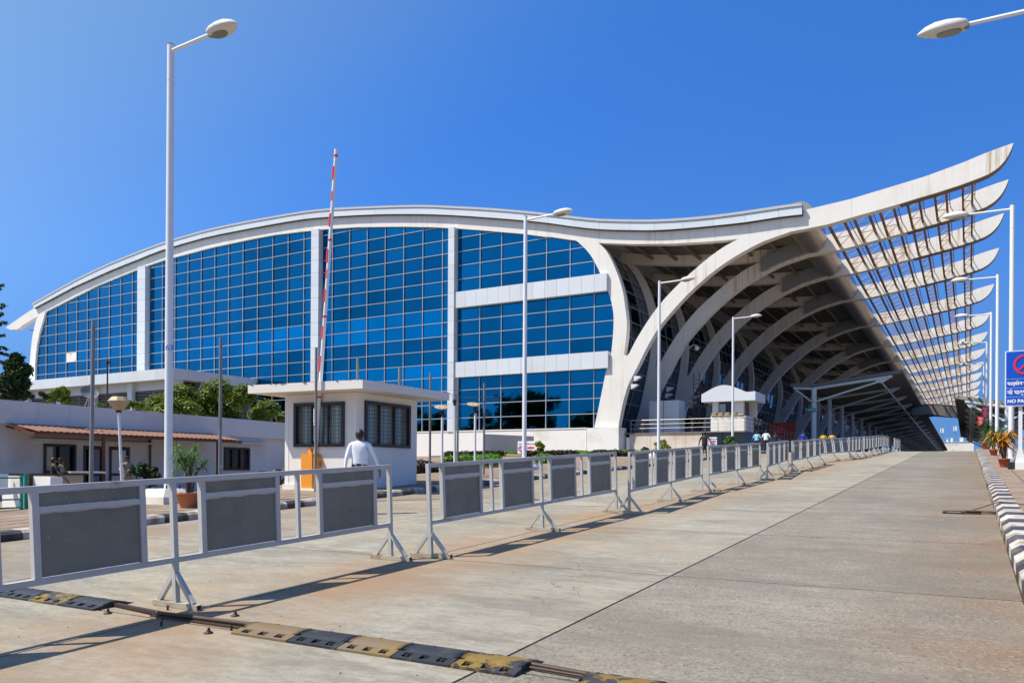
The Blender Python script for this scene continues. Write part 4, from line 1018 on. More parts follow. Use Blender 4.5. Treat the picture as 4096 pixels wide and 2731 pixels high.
for k, (x, y, l_) in enumerate([(-7.3, 4.83, 'leftmost small road bolt, beside the end of the black speed bump'), (-6.35, 4.72, 'upright bolt stub in the road near the nearest barrier foot'), (-5.72, 4.72, 'bolt with a nut in the road left of the yellow block'), (-5.62, 4.88, 'bent bolt close to the yellow corner of the middle speed bump'), (-6.05, 5.3, 'round bolt head behind the rusty rod'), (-6.9, 5.2, 'small upright bolt right behind the nearest barrier foot')]):
    mb = MB(); z = gz(y); mb.tube((x, y, z-.01), (x+.004, y, z+.05), .011, None, 8)
    if k in (0, 2, 4): mb.lathe([(.04, 0), (.038, .012), (.018, .02), (.018, .03)], (x, y, z), 8)
    tag(mb.build('road_bolt', 'rustbar'), l_, 'bolt', 'loose bolts along the speed bump line')

# ================================================================== LAMPS
def make_lamp(h, arm, d=1, name='street_lamp', armrise=.0, base='pad', two=False):
    t = thing(name, '', 'street lamp', (0, 0, 0))
    mb = MB(); mb.tube((0, 0, .0), (0, 0, h), .105, .088, 16); mb.tube((0, 0, h-.95), (0, 0, h-.93), .094, None, 16); mb.build('pole', 'polew', t)
    mb = MB(); mb.tube((0, 0, h), (0, 0, h+.015), .094, None, 16); mb.build('pole_cap', 'rust', t)
    for sd in ([d, -d] if two else [d]):
        mb = MB(); e = Vector((sd*arm, 0, h-.12+armrise)); st_ = Vector((sd*.05, 0, h-.16)); mb.tube(st_, e, .048, .044, 10); mb.build('arm', 'polew', t)
        ax = (e-st_).normalized(); upv = Vector((0, 1, 0)).cross(ax)*(-sd); upv = Vector((-ax.z*sd, 0, ax.x*sd)) if True else upv
        L = .95; stt = [(0, .10, .05, .05), (.04, .17, .11, .07), (.18, .22, .15, .09), (.40, .24, .18, .10), (.62, .21, .18, .09), (.80, .14, .13, .06), (.92, .06, .05, .03), (.96, .02, .01, .02)]
        mb = MB(); n = 14; vs = []
        for s_, wd, hu, hd in stt:
            for i in range(n):
                a = 2*math.pi*i/n; ca, sa = math.cos(a), math.sin(a)
                vs.append(e+ax*(s_-.05)+Vector((0, 1, 0))*wd*ca+upv*(sa*hu if sa > 0 else max(sa*hd*1.6, -hd)))
        mb.add(vs, [(j*n+i, j*n+(i+1) % n, (j+1)*n+(i+1) % n, (j+1)*n+i) for j in range(len(stt)-1) for i in range(n)], 0, True)
        mb.add(vs[:n], [tuple(range(n))], 0); mb.add(vs[-n:], [tuple(range(n))], 0)
        hd_ = mb.build('lamp_head', 'lampbody', t)
        mb = MB(); cs = [e+ax*(.30+.24*math.cos(a))+Vector((0, 1, 0))*.135*math.sin(a)-upv*.102 for a in [2*math.pi*i/16 for i in range(16)]]
        cs2 = [c-upv*.02 for c in cs]; mb.add(cs+cs2, [tuple(range(16, 32))]+[(i, (i+1) % 16, 16+(i+1) % 16, 16+i) for i in range(16)], 0)
        mb.build('lens', 'lampglass', hd_)
        mb = MB(); mb.obox(e-ax*.02-upv*.06, (.1, .12, .03)); mb.build('hinge', 'grey_pole', hd_)
    if base == 'pad':
        mb = MB(); vs = [(sx*a, sy*a, z) for a, z in ((.55, -.15), (.55, .16), (.36, .36)) for sx, sy in ((-1, -1), (1, -1), (1, 1), (-1, 1))]
        mb.add(vs, [(0, 1, 5, 4), (1, 2, 6, 5), (2, 3, 7, 6), (3, 0, 4, 7), (4, 5, 9, 8), (5, 6, 10, 9), (6, 7, 11, 10), (7, 4, 8, 11), (8, 9, 10, 11)])
        mb.build('concrete_base', 'cabwhite', t)
        for sx in (-1, 1):
            for sy in (-1, 1):
                mb = MB(); mb.tube((sx*.2, sy*.2, .35), (sx*.2, sy*.2, .46), .018, None, 6); mb.build('anchor_bolt', 'rustbar', t)
    else:
        for k, (a, b) in enumerate(((-.26, -.10), (-.10, .10), (.10, .26))):
            mb = MB(); mb.box(a+.002, b-.002, -.26, .26, -.1, .30); mb.build('plinth_block', 'black' if k != 1 else 'cabwhite', t)
    return t
L0 = make_lamp(12.0, 1.55)
for i, x in enumerate([None, 2097, 2634, 2930]):
    P = Vector((-18.05, 13.6, 0)) if i == 0 else onX(x, 1800, -18.1)
    r = L0 if i == 0 else dup(L0, (0, 0, 0))
    r.location = (P.x, P.y, gz(P.y)+.13); r['group'] = 'street lamps on the left pavement'; r.scale = (1, 1, (12.0-.13)/12.0)
    r['label'] = ['tall white street lamp at left with the number 63 on its pole', 'white street lamp in front of the right part of the blue glass front', 'white street lamp in front of the first arch', 'white street lamp in front of the sentry kiosk'][i]
    if i == 0:
        pz = onX(676, 1393, -18.05).z-(gz(13.6)+.13)
L0b = L0
text('63', .21, 'cobalt', L0, (0, 0, 0), (1, 0, 0), (0, 0, 1), 'number')
nm = [c for c in L0.children if c.name.startswith('number')][0]
va = math.atan2(13.6, -18.05)+math.pi
nm.rotation_euler = (0, 0, va+math.pi/2); nm.location = (.108*math.cos(va+.1), .108*math.sin(va+.1), pz*12/(12-.13))
RL = make_lamp(10.6, 1.6, -1, 'street_lamp', -.02, 'block')
rl = [(19.3, 10.15, 'nearest right-hand street lamp, only its head and arm reach into the sky at top right'), (38.1, 10.55, 'tall white street lamp beside the blue no parking sign'), (56.8, 10.9, 'second white street lamp from the right kerb, just left of the no parking sign'),
      (72.6, 10.75, 'third white lamp in the right row, behind the clay flower pots'), (89.7, 11.0, 'fourth lamp in the right row, carrying the upper red board'), (107, 11.0, 'farthest lamp in the right row, carrying the lower red board')]
for i, (y, h, l_) in enumerate(rl):
    r = RL if i == 0 else dup(RL, (0, 0, 0))
    r.location = (1.5, y, gz(y)+.14); r.scale = (1, 1, h/10.6); r['label'] = l_; r['group'] = 'street lamps on the right pavement'
    if i >= 3:     # far lamps carry a second arm
        pass
LT = make_lamp(9.6, 1.35, 1, 'street_lamp', -.02, 'block')
LT.location = (3.9, 101, ZT+.14); LT['label'] = 'white street lamp on the far side of the right pavement with its arm pointing right'

# ================================================================== LEFT SIDE: gate arm, cabin, office
gb = thing('boom_barrier', 'raised white and red striped boom on an orange box', 'boom barrier', (-17.75, 18.7, gz(18.6)+.13))
x0, y0, z0 = -18.05, 18.35, gz(18.6)+.13
mb = MB(); mb.box(x0-.1, x0+.75, y0-.06, y0+.6, z0-.02, z0+.05); mb.build('base_plate', 'cabwhite', gb)
mb = MB(); mb.box(x0, x0+.46, y0, y0+.62, z0+.05, z0+1.12); hs_ = mb.build('housing', 'orange', gb)
mb = MB(); mb.box(x0+.461, x0+.52, y0+.03, y0+.60, z0+.70, z0+1.03); mb.build('side_cover', 'orange', hs_)
mb = MB(); mb.lathe([(.06, 0), (.06, .012)], (0, 0, 0), 16); o = mb.build('emblem', 'signred', hs_); o.rotation_euler = (R(90), 0, 0); o.location = (x0+.25-gb.location.x, y0-.003-gb.location.y, z0+.82-gb.location.z)
mb = MB()
for j in range(4): mb.box(x0+.521, x0+.524, y0+.2, y0+.34, z0+.88-j*.04, z0+.895-j*.04)
mb.build('vent', 'black', hs_)
pv = Vector((x0+.55, y0+.30, z0+1.0)); tp = onY(1345, 598, pv.y); pv2 = onY(1262, 1822, pv.y); dv = (tp-pv2).normalized(); Lb = (tp-pv2).length
mb = MB(); mb.tube(pv2-dv*.1, tp, .062, .055, 14); bmn = mb.build('boom', 'polew', gb)
mb = MB(); mb.obox(pv2+Vector((-.20, 0, .13)), (.13, .12, .17), Quaternion((0, 1, 0), R(-22))); mb.obox(pv2+Vector((-.12, 0, .02)), (.2, .14, .05), None, 1); mb.build('counterweight', ['orange', 'black'], gb)
def bpt(t): return pv2+dv*Lb*t
for a, b in ((.073+.02, .13), (.255-.05, .27-.01), (.385, .435)): pass
def py2t(y): return (1822-y)/(1822-598.)
g_l = Vector((-.5, -.85, 0)).normalized()
for ya, yb in ((666, 716), (852, 902), (995, 1045), (1153, 1202), (1420, 1480), (1300, 1350)):
    mb = MB(); a = bpt(py2t(yb)); b = bpt(py2t(ya)); mb.tube(a-Vector((.026, .016, 0)), b-Vector((.026, .016, 0)), .056, None, 14); mb.build('red_stripe', 'signred', bmn)
for y in (624, 957, 1262, 1585):
    mb = MB(); a = bpt(py2t(y+4)); b = bpt(py2t(y-4)); mb.tube(a, b, .064, None, 14); mb.build('red_band', 'signred', bmn)
for ya, yb in ((764, 800), (1073, 1108)):
    mb = MB(); a = bpt(py2t(yb)); b = bpt(py2t(ya)); mb.tube(a-Vector((.012, .014, 0)), b-Vector((.012, .014, 0)), .052, None, 14); mb.build('red_patch', 'signred', bmn)
    cc_ = (a+b)/2; nrm = (Vector((0, 0, CAM_H))-cc_); nrm.z = 0; nrm.normalize(); zz = dv.cross(Vector((0, 0, 0))-nrm).normalized()
    text('STOP', .10, 'white', bmn, cc_-Vector((.012, .014, 0))+nrm*.057, dv, nrm.cross(dv), 'lettering', sx=1.05)

# guard cabin (footprint slightly skewed, as surveyed)
cabT = 4.05; FLc = Vector((-19.0, 18.6, 0)); Cc = Vector((-16.25, 18.85, 0)); FRc = Vector((-16.3, 22.0, 0))
GC = thing('guard_cabin', 'white guard cabin with overhanging flat roof and black barred windows', 'guard cabin', (-17.6, 20, gz(20)+.13))
BLc = Vector((-19.05, 22.0, 0))
def wall(parent, a, b, z0a, z0b, z1, th, openings, mk, nm='wall'):
    """vertical wall from a to b with rectangular openings (s0, s1, z0, z1)"""
    d = (b-a); L = d.length; d.normalize(); nrm = Vector((d.y, -d.x, 0))
    mb = MB()
    def blk(s0, s1, za0, za1, zt):
        if s1-s0 < .004: return
        p = [a+d*s0, a+d*s1, a+d*s1-nrm*th, a+d*s0-nrm*th]; zz = [za0, za1, za1, za0]
        mb.add([(q.x, q.y, z) for q, z in zip(p, zz)]+[(q.x, q.y, zt) for q in p], [(0, 1, 5, 4), (1, 2, 6, 5), (2, 3, 7, 6), (3, 0, 4, 7), (4, 5, 6, 7), (0, 3, 2, 1)])
    s = 0
    for o0, o1, oz0, oz1 in sorted(openings):
        zb = lambda q: z0a+(z0b-z0a)*q/L
        blk(s, o0, zb(s), zb(o0), z1)
        if oz0 > zb(o0)+.01: blk(o0, o1, zb(o0), zb(o1), oz0)
        blk(o0, o1, oz1, oz1, z1); s = o1
    blk(s, L, z0a+(z0b-z0a)*s/L, z0b, z1)
    return mb.build(nm, mk, parent), d, nrm
def window(parent, a, d, nrm, s0, s1, z0, z1, nb, nbars, fr=.10, grille=True, glass='winglass'):
    mb = MB(); qd = Vector((0, 0, 0))
    def bar(sa, sb, za, zb, off, th=.05, mi=0):
        p = a+d*((sa+sb)/2)-nrm*off; ang = math.atan2(d.y, d.x)
        mb.obox((p.x, p.y, (za+zb)/2), (sb-sa, th, zb-za), Quaternion((0, 0, 1), ang), mi)
    bar(s0-.02, s1+.02, z0-.02, z0+fr, -.01, .12); bar(s0-.02, s1+.02, z1-fr, z1+.02, -.01, .12); bar(s0-.02, s0+fr, z0+fr, z1-fr, -.01, .12); bar(s1-fr, s1+.02, z0+fr, z1-fr, -.01, .12)
    for i in range(1, nb): s_ = s0+(s1-s0)*i/nb; bar(s_-.03, s_+.03, z0+fr, z1-fr, .03, .07)
    w_ = mb.build('window_frame', 'winframe', parent)
    for i in range(nb):
        sa = s0+fr*.6+(s1-s0-fr*1.2)*i/nb; sb = s0+fr*.6+(s1-s0-fr*1.2)*(i+1)/nb
        mb = MB(); bar(sa+.03, sb-.03, z0+fr, z1-fr, .10, .012); 
        if not (grille and i == nb-1 and nb == 3 and glass == 'clear'): mb.build('window_pane', glass, w_)
        if grille:
            mb = MB()
            for j in range(nbars): zz = z0+fr+(z1-z0-2*fr)*(j+.5)/nbars; bar(sa+.03, sb-.03, zz-.007, zz+.007, .06, .014)
            for j in (1, 2): s_ = sa+(sb-sa)*j/3; bar(s_-.008, s_+.008, z0+fr, z1-fr, .055, .014)
            mb.build('window_grille', 'greygrille', w_)
    return w_
def zat(x, y, P): # height seen at pixel on the vertical line through P
    d = ray(x, y); t = math.hypot(P.x, P.y)/math.hypot(d.x, d.y); return CAM_H+d.z*t
zf = gz(19)+.10; zr = gz(22)+.10
w1s = 2.765*(1176.8-1132)/(1433-1132); w1e = 2.765*(1383.5-1132)/(1433-1132)
_, d1, n1 = wall(GC, FLc, Cc, zf-.1, zf-.05, cabT-.01, .16, [(w1s, w1e, 2.60-.03, 3.72)], 'cabwhite')
zb1, zt1 = zat(1280, 1784, (FLc+Cc)/2), zat(1280, 1612, (FLc+Cc)/2)
L2 = (FRc-Cc).length
sR = lambda x: min(max((onX(x, 1700, -16.27).y-Cc.y), 0), L2)
w2s, w2e = sR(1457), sR(1638)
bpy.data.objects.remove(_)
_, d1, n1 = wall(GC, FLc, Cc, zf-.1, zf-.05, cabT-.01, .16, [(w1s, w1e, zb1, zt1)], 'cabwhite')
window(GC, FLc, d1, n1, w1s, w1e, zb1, zt1, 3, 10, .075)
zb2, zt2 = zat(1545, 1786, onX(1545, 1700, -16.27)), zat(1545, 1614, onX(1545, 1700, -16.27))
_, d2, n2 = wall(GC, Cc, FRc, zf-.05, zr, cabT-.01, .16, [(w2s, w2e, zb2, zt2)], 'cabwhite')
window(GC, Cc, d2, n2, w2s, w2e, zb2, zt2, 3, 10, .075)
wall(GC, FRc, BLc, zr, zr, cabT-.01, .16, [], 'cabwhite'); wall(GC, BLc, FLc, zr, zf, cabT-.01, .16, [(1.0, 2.4, 2.6, 3.7)], 'cabwhite')
mb = MB(); ft = [(-19.75, 17.75), (-15.42, 18.15), (-15.38, 22.6), (-19.8, 22.6)]; mb.prism(ft, cabT, cabT+.26, 'z'); mb.build('roof_slab', 'slabedge', GC)
mb = MB(); g = random.Random(2)
for i in range(46):
    t = g.random(); e = g.choice([0, 1]); a, b = (ft[0], ft[1]) if e == 0 else (ft[1], ft[2])
    x = a[0]+(b[0]-a[0])*t; y = a[1]+(b[1]-a[1])*t; mb.obox((x-.02*(e), y+.02*(1-e), cabT+.262), (g.uniform(.03, .12), g.uniform(.03, .10), .008))
mb.build('roof_grime', 'soil', GC)
mb = MB(); mb.prism([(FLc.x-.05, FLc.y-.05), (Cc.x+.0, Cc.y-.05), (Cc.x+.0, Cc.y-.002), (FLc.x-.05, FLc.y-.002)], zf-.12, zf+.18, 'z'); mb.build('wall_skirting', 'cabwhite', GC)

mb = MB(); mb.path([Vector((-15.5, 22.5, 4.33)), Vector((-14.9, 23.6, 4.05)), Vector((-14.6, 25.0, 4.35)), onX(1822, 1590, -17.6)], .008, 4); mb.build('cable', 'wire', GC)
# office building with red-brown awning
OX = -31.5; OB = thing('office_building', 'long low white office wall with doors and a red-brown awning', 'office building', (OX, 20, .5))
d_ = Vector((0, 1, 0)); oa = Vector((OX, 4, 0)); ob = Vector((OX, 36, 0)); z0 = .55
doors = [(19.72-4, 20.6-4), (20.85-4, 21.8-4)]
ops = [(18.11-4, 19.37-4, 1.45, 2.60), (doors[0][0], doors[0][1], .45, 2.6), (doors[1][0], doors[1][1], .45, 2.6), (26.85-4, 28.4-4, 1.63, 2.72)]
_, dd, nn = wall(OB, oa, ob, .3, .3, 3.35, .25, ops, 'offwall')
mb = MB(); mb.box(OX-8, OX-.26, 4, 36, .3, 3.3); inner = mb.build('inner_volume', 'darkglass', OB)
mb = MB(); mb.add([(OX+.22, 4, 3.36), (OX+.22, 36, 3.24), (OX+.22, 36, 4.10), (OX+.22, 4, 4.27), (OX-.3, 4, 3.36), (OX-.3, 36, 3.24), (OX-.3, 36, 4.10), (OX-.3, 4, 4.27)], [(0, 1, 2, 3), (4, 7, 6, 5), (0, 4, 5, 1), (3, 2, 6, 7), (0, 3, 7, 4), (1, 5, 6, 2)])
mb.build('parapet', 'offwall', OB)
mb = MB(); mb.box(OX-8, OX-.31, 4, 36, 3.31, 3.9); mb.build('roof', 'offwall', OB)
w_ = window(OB, oa, dd, nn, 18.11-4, 19.37-4, 1.45, 2.6, 2, 0, .07, False, 'darkglass')
w2_ = window(OB, oa, dd, nn, 26.85-4, 28.4-4, 1.63, 2.72, 3, 9, .07, True, 'darkglass')
mb = MB(); mb.box(OX-.12, OX-.10, 27.95, 28.33, 1.70, 2.65); mb.build('window_pane', 'winglass', OB)
mb = MB(); mb.box(OX-.06, OX-.05, 18.2, 18.5, 1.55, 2.5); mb.build('window_pane', 'winglass', OB)
for k, (a, b) in enumerate(doors):
    a += 4; b += 4; mb = MB()
    mb.box(OX-.08, OX+.03, a, a+.11, .45, 2.58); mb.box(OX-.08, OX+.03, b-.11, b, .45, 2.58); mb.box(OX-.08, OX+.03, a+.11, b-.11, 2.45, 2.58); mb.box(OX-.08, OX+.03, a+.11, b-.11, 1.37, 1.46)
    dr_ = mb.build('door', 'winframe', OB)
    for z0_, z1_ in ((.5, 1.37), (1.46, 2.45)):
        mb = MB(); mb.box(OX-.05, OX-.03, a+.14+(.12 if k == 0 else 0), b-.14, z0_, z1_); mb.build('door_panel', 'offwall' if k else 'greybox', dr_)
mb = MB(); mb.box(OX+.01, OX+.42, 17.6, 22.8, 2.74, 2.80); mb.build('sunshade', 'offwall', OB)
mb = MB(); mb.box(OX+.01, OX+.42, 26.5, 29.4, 2.93, 2.99); mb.build('sunshade', 'offwall', OB)
mb = MB(); mb.tube((OX+.08, 22.75, .5), (OX+.08, 22.75, 3.2), .045, None, 8); mb.build('drain_pipe', 'darkred', OB)
mb = MB(); mb.box(OX-6, OX+.8, 15.9, 16.9, .3, .55); mb.build('doorstep', 'asphalt', OB)
AW = thing('awning', 'red-brown corrugated awning on dark red posts along the office wall', 'awning', (-30.4, 21, 3))
mb = MB(); y = 16.55; n = 0; wave = []
while y < 26.1:
    wave.append((y, .013*math.cos((y-16.55)*2*math.pi/.24))); y += .04
vs = []
for (xx, zb_) in ((OX+.23, 3.34), (-29.35, 3.02)):
    for y, dz in wave: vs.append((xx, y, zb_+dz))
    for y, dz in wave: vs.append((xx, y, zb_+dz-.02))
m_ = len(wave); fs = [(i, i+1, 2*m_+i+1, 2*m_+i) for i in range(m_-1)]+[(m_+i, 3*m_+i, 3*m_+i+1, m_+i+1) for i in range(m_-1)]+[(2*m_+i, 2*m_+i+1, 3*m_+i+1, 3*m_+i) for i in range(m_-1)]
mb.add(vs, fs); mb.build('roof_sheet', 'awning', AW, fix=False)
for x in (-29.42, -30.4): mb = MB(); mb.box(x-.04, x+.04, 16.55, 26.1, (2.88 if x > -30 else 3.02), (2.97 if x > -30 else 3.1)); mb.build('beam', 'darkred', AW)
for y in (16.6, 19.25, 22.4, 24.7, 26.0):
    mb = MB(); mb.beam((OX+.2, y, 3.22), (-29.4, y, 2.9), .05, .08); mb.build('rafter', 'darkred', AW)
for y in (19.25, 24.75): mb = MB(); mb.box(-29.49, -29.39, y-.05, y+.05, .45, 2.9); mb.build('post', 'darkred', AW)
# things on the office roof
dsh = thing('satellite_dish', 'grey satellite dish on the office roof', 'satellite dish', (-32.5, 20.3, 3.9))
c = onX(560/1.568*1.0, 1100+740/1.568, -32.5); c = Vector((-32.5, c.y, c.z))
q = Vector((.75, -.25, .55)).to_track_quat('Z', 'Y'); mb = MB(); vs = []; n = 24
for j in range(6):
    r_ = .36*j/5; 
    for i in range(n): a = 2*math.pi*i/n; vs.append(c+q @ Vector((r_*math.cos(a), r_*math.sin(a)*.95, r_*r_*.55)))
mb.add(vs, [(j*n+i, j*n+(i+1) % n, (j+1)*n+(i+1) % n, (j+1)*n+i) for j in range(5) for i in range(n)], 0, True); mb.build('dish', 'grey_pole', dsh, fix=False)
mb = MB(); mb.tube(c+q @ Vector((0, .4, .05)), c+q @ Vector((0, .1, .5)), .015, None, 6); mb.obox(c+q @ Vector((0, .08, .52)), (.08, .08, .12)); mb.build('feed_arm', 'greybox', dsh)
mb = MB(); mb.tube(c, (c.x, c.y, 3.9), .03, None, 6); mb.tube((c.x, c.y, c.z-.1), (c.x+.1, c.y-.4, 3.9), .02, None, 6); mb.tube((c.x, c.y, c.z-.1), (c.x+.1, c.y+.4, 3.9), .02, None, 6); mb.build('stand', 'grey_pole', dsh)
mb = MB(); a = onX(430, 1450, -33.5); mb.tube((-33.5, a.y, 3.9), (-33.5, a.y, a.z), .045, .03, 8); mb.lathe([(.03, 0), (.09, .05), (.05, .2), (.02, .3)], (-33.5, a.y, a.z-.1), 8); mb.path([Vector((-33.4, a.y-.1, a.z)), Vector((-33.3, a.y-.15, a.z-.9)), Vector((-33.4, a.y, 4.2))], .01, 4)
tag(mb.build('antenna_mast', 'wire'), 'thin black antenna mast with cable on the office roof', 'antenna mast')
# low wall, counter, green gate
mb = MB(); a = gnd(118, 2045); mb.box(-21.3, -19.2, 11.2, 11.5, .4, 1.45); tag(mb.build('low_wall', 'cabwhite'), 'low whitewashed wall block beside the green gate at left', 'low wall')
ct = thing('counter_desk', 'cream fronted desk under the awning beside the men talking', 'desk', (-28.4, 16.6, .5))
mb = MB(); mb.box(-28.8, -28.1, 15.6, 17.6, .5, 1.42); mb.build('desk_front', 'cream', ct)
mb = MB(); mb.box(-28.9, -28.0, 15.4, 17.8, 1.42, 1.47); mb.build('desk_top', 'winframe', ct)
mb = MB(); mb.tube((-28.0, 17.0, 1.5), (-28.0, 18.4, 1.5), .02, None, 6); mb.box(-28.6, -27.9, 17.0, 18.3, 1.52, 1.55)
tag(mb.build('white_board', 'white'), 'thin white tray lying on the low wall near the desk', 'tray')
gg = thing('green_gate', 'green barred metal gate at the left edge of the photo', 'gate', (-20.3, 9.6, .6))
ga = onX(0, 2000, -19.9).y; gy0 = ga-.35; gy1 = onX(86, 2000, -19.9).y
for yy in (gy0, gy1):
    mb = MB(); mb.box(-19.93, -19.87, yy-.03, yy+.03, .5, 1.46); mb.build('gate_post', 'green_gate', gg)
for z in (.70, .90, 1.10, 1.42):
    mb = MB(); mb.box(-19.92, -19.88, gy0+.03, gy1-.03, z-.018, z+.018); mb.build('gate_bar', 'green_gate', gg)
mb = MB(); mb.box(-19.99, -19.95, gy1+.1, gy1+.2, .5, 1.52); mb.box(-20.02, -19.94, gy1+.22, gy1+.30, .5, 1.5, 1); mb.build('gate_leaf', ['green_gate', 'rustbar'], gg)
mb = MB(); mb.box(-20.9, -20.86, gy0-.5, gy1+.2, 1.12, 1.5); tag(mb.build('pale_sheet', 'acp'), 'pale blue-white sheet hung behind the green gate', 'sheet')

# grey poles, garden lamps
for i, (x, y) in enumerate([(367, 1286), (883, 1349), (1265, 1390), (1430.5, 1429), (1598, 1466), (1721.6, 1490.7), (1832, 1512), (1937, 1532)]):
    X_ = -17.0 if i < 3 else -17.6; P = onX(x, y, X_); zg = gz(P.y)+.13
    mb = MB(); mb.tube((P.x, P.y, zg), (P.x+(.06 if i == 0 else 0), P.y, P.z), .045, .042, 10)
    tag(mb.build('grey_pole', 'grey_pole'), ['bare grey pole left of the garden lamp, in front of the louvres', 'bare grey pole in front of the green tree on the office roof', 'bare grey pole rising beside the raised boom', 'thin pole rising just behind the cabin roof, nearest the boom', 'second thin pole behind the cabin roof', 'thin grey pole between the cabin and the disc lamp', 'thin grey pole at the edge of the white pier', 'thin grey pole in front of the pinkish wall corner'][i], 'pole', 'row of bare grey poles on the left pavement')
gl = thing('garden_lamp', 'leaning garden lamp with a faceted beige shade', 'garden lamp', (-17.8, 12.0, gz(12)+.13))
a = onX(490, 1915, -17.8); b = onX(475, 1645, -17.8)
b = Vector((-17.8, b.y, b.z)); a = Vector((-17.8, a.y+.02, gz(12)+.13))
mb = MB(); mb.tube(a, b, .035, .032, 10); mb.build('pole', 'polew', gl)
mb = MB(); mb.lathe([(.06, -.03), (.07, .02), (.09, .03)], b, 10); mb.build('collar', 'black', gl)
mb = MB(); mb.lathe([(.10, .03), (.25, .24), (.25, .25), (.17, .345), (.16, .35)], b, 8, 0, False); mb.build('lamp_shade', 'disc', gl)
for i, (tx, ty, bx) in enumerate([(1769, 1667, 1769), (1818.6, 1622, 1826), (1901, 1653, 1901)]):
    P = onX(tx, ty, -17.75); zg = gz(P.y)+.13; t = thing('garden_lamp', ['white garden lamp post with a tilted disc, nearest the cabin', 'thick white garden lamp post with only a black cup left on top', 'white garden lamp post with a tilted disc in front of the plinth'][i], 'garden lamp', (P.x, P.y, zg), 'broken garden lamps in front of the terminal')
    mb = MB(); mb.tube((P.x, P.y+(.05 if i == 1 else 0), zg), P, .05 if i != 1 else .06, .045, 10); mb.build('pole', 'polew', t)
    mb = MB(); mb.lathe([(.05, 0), (.05, .10), (.09, .14), (.09, .24), (.07, .25)], P, 10)
    for a_ in (0, 2.1, 4.2): mb.tube(P+Vector((.05*math.cos(a_), .05*math.sin(a_), .2)), P+Vector((.13*math.cos(a_), .13*math.sin(a_), .40)), .01, None, 5)
    mb.build('lamp_cup', 'black', t)
    if i != 1:
        q = Vector((.25, -.28, 1)).to_track_quat('Z', 'Y'); mb = MB(); cc = P+Vector((-.1 if i else -.05, 0, .37)); n = 18
        vs = [cc+q @ Vector((.27*math.cos(2*math.pi*j/n), .27*math.sin(2*math.pi*j/n), z)) for z in (0, .02) for j in range(n)]
        mb.add(vs, [tuple(range(n)), tuple(range(n, 2*n))]+[(j, (j+1) % n, n+(j+1) % n, n+j) for j in range(n)]); mb.build('shade_disc', 'disc', t)
# pinkish wall wing and hydrant cabinet, steps rail
P1 = onY(1937, 1732, 58); 
mb = MB(); a = onY(1938, 1735, 62); b = onY(2085, 1745, 66); mb.add([(a.x, a.y, 2.6), (b.x+1.2, b.y, 2.6), (b.x+1.2, b.y, b.z), (a.x, a.y, a.z), (a.x, a.y+.3, 2.6), (b.x+1.2, b.y+.3, 2.6), (b.x+1.2, b.y+.3, b.z), (a.x, a.y+.3, a.z)], [(0, 1, 2, 3), (4, 7, 6, 5), (0, 3, 7, 4), (1, 5, 6, 2), (3, 2, 6, 7), (0, 4, 5, 1)])
tag(mb.build('garden_wall', 'plastpink'), 'pinkish plastered wall standing in front of the white plinth', 'wall')
hy = thing('hydrant_cabinet', 'red fire hose cabinet with a bent red pipe in front of the plinth', 'fire hose cabinet', tuple(onY(1714, 1870, 60)[:2])+(2.8,))
a = onY(1686, 1833, 60); b = onY(1738, 1870, 60)
mb = MB(); mb.box(a.x, b.x, 60, 60.7, b.z-.1, a.z); mb.build('cabinet', 'red', hy)
mb = MB(); mb.box(a.x+.12, a.x+.42, 59.97, 60, b.z+.25, a.z-.12); mb.build('door_window', 'greybox', hy)
mb = MB(); mb.path([Vector((b.x-.3, 60.2, a.z+.05)), Vector((b.x+.1, 60.2, a.z+.12)), Vector((b.x+.35, 60.2, a.z)), Vector((b.x+.4, 60.2, a.z-.35)), Vector((b.x+.4, 60.2, b.z-.2))], .09, 8); mb.lathe([(.16, -.05), (.16, .05)], (b.x-.1, 60.2, a.z+.14), 10); mb.build('pipe', 'red', hy)
for k, (x0_, y0_) in enumerate(((2433, 1800), (2460, 1798))):
    a = onY(x0_, y0_, 66); mb = MB(); mb.path([a+Vector((-.9, 0, -.9)), a+Vector((-.1, 0, -.05)), a+Vector((.35, 0, .02)), a+Vector((.35, 0, -1.0))], .04, 6)
    tag(mb.build('step_handrail', 'steel'), ['short bent steel handrail by the pedestal, left one', 'short bent steel handrail by the pedestal, right one'][k], 'handrail', 'step handrails by the pedestal')

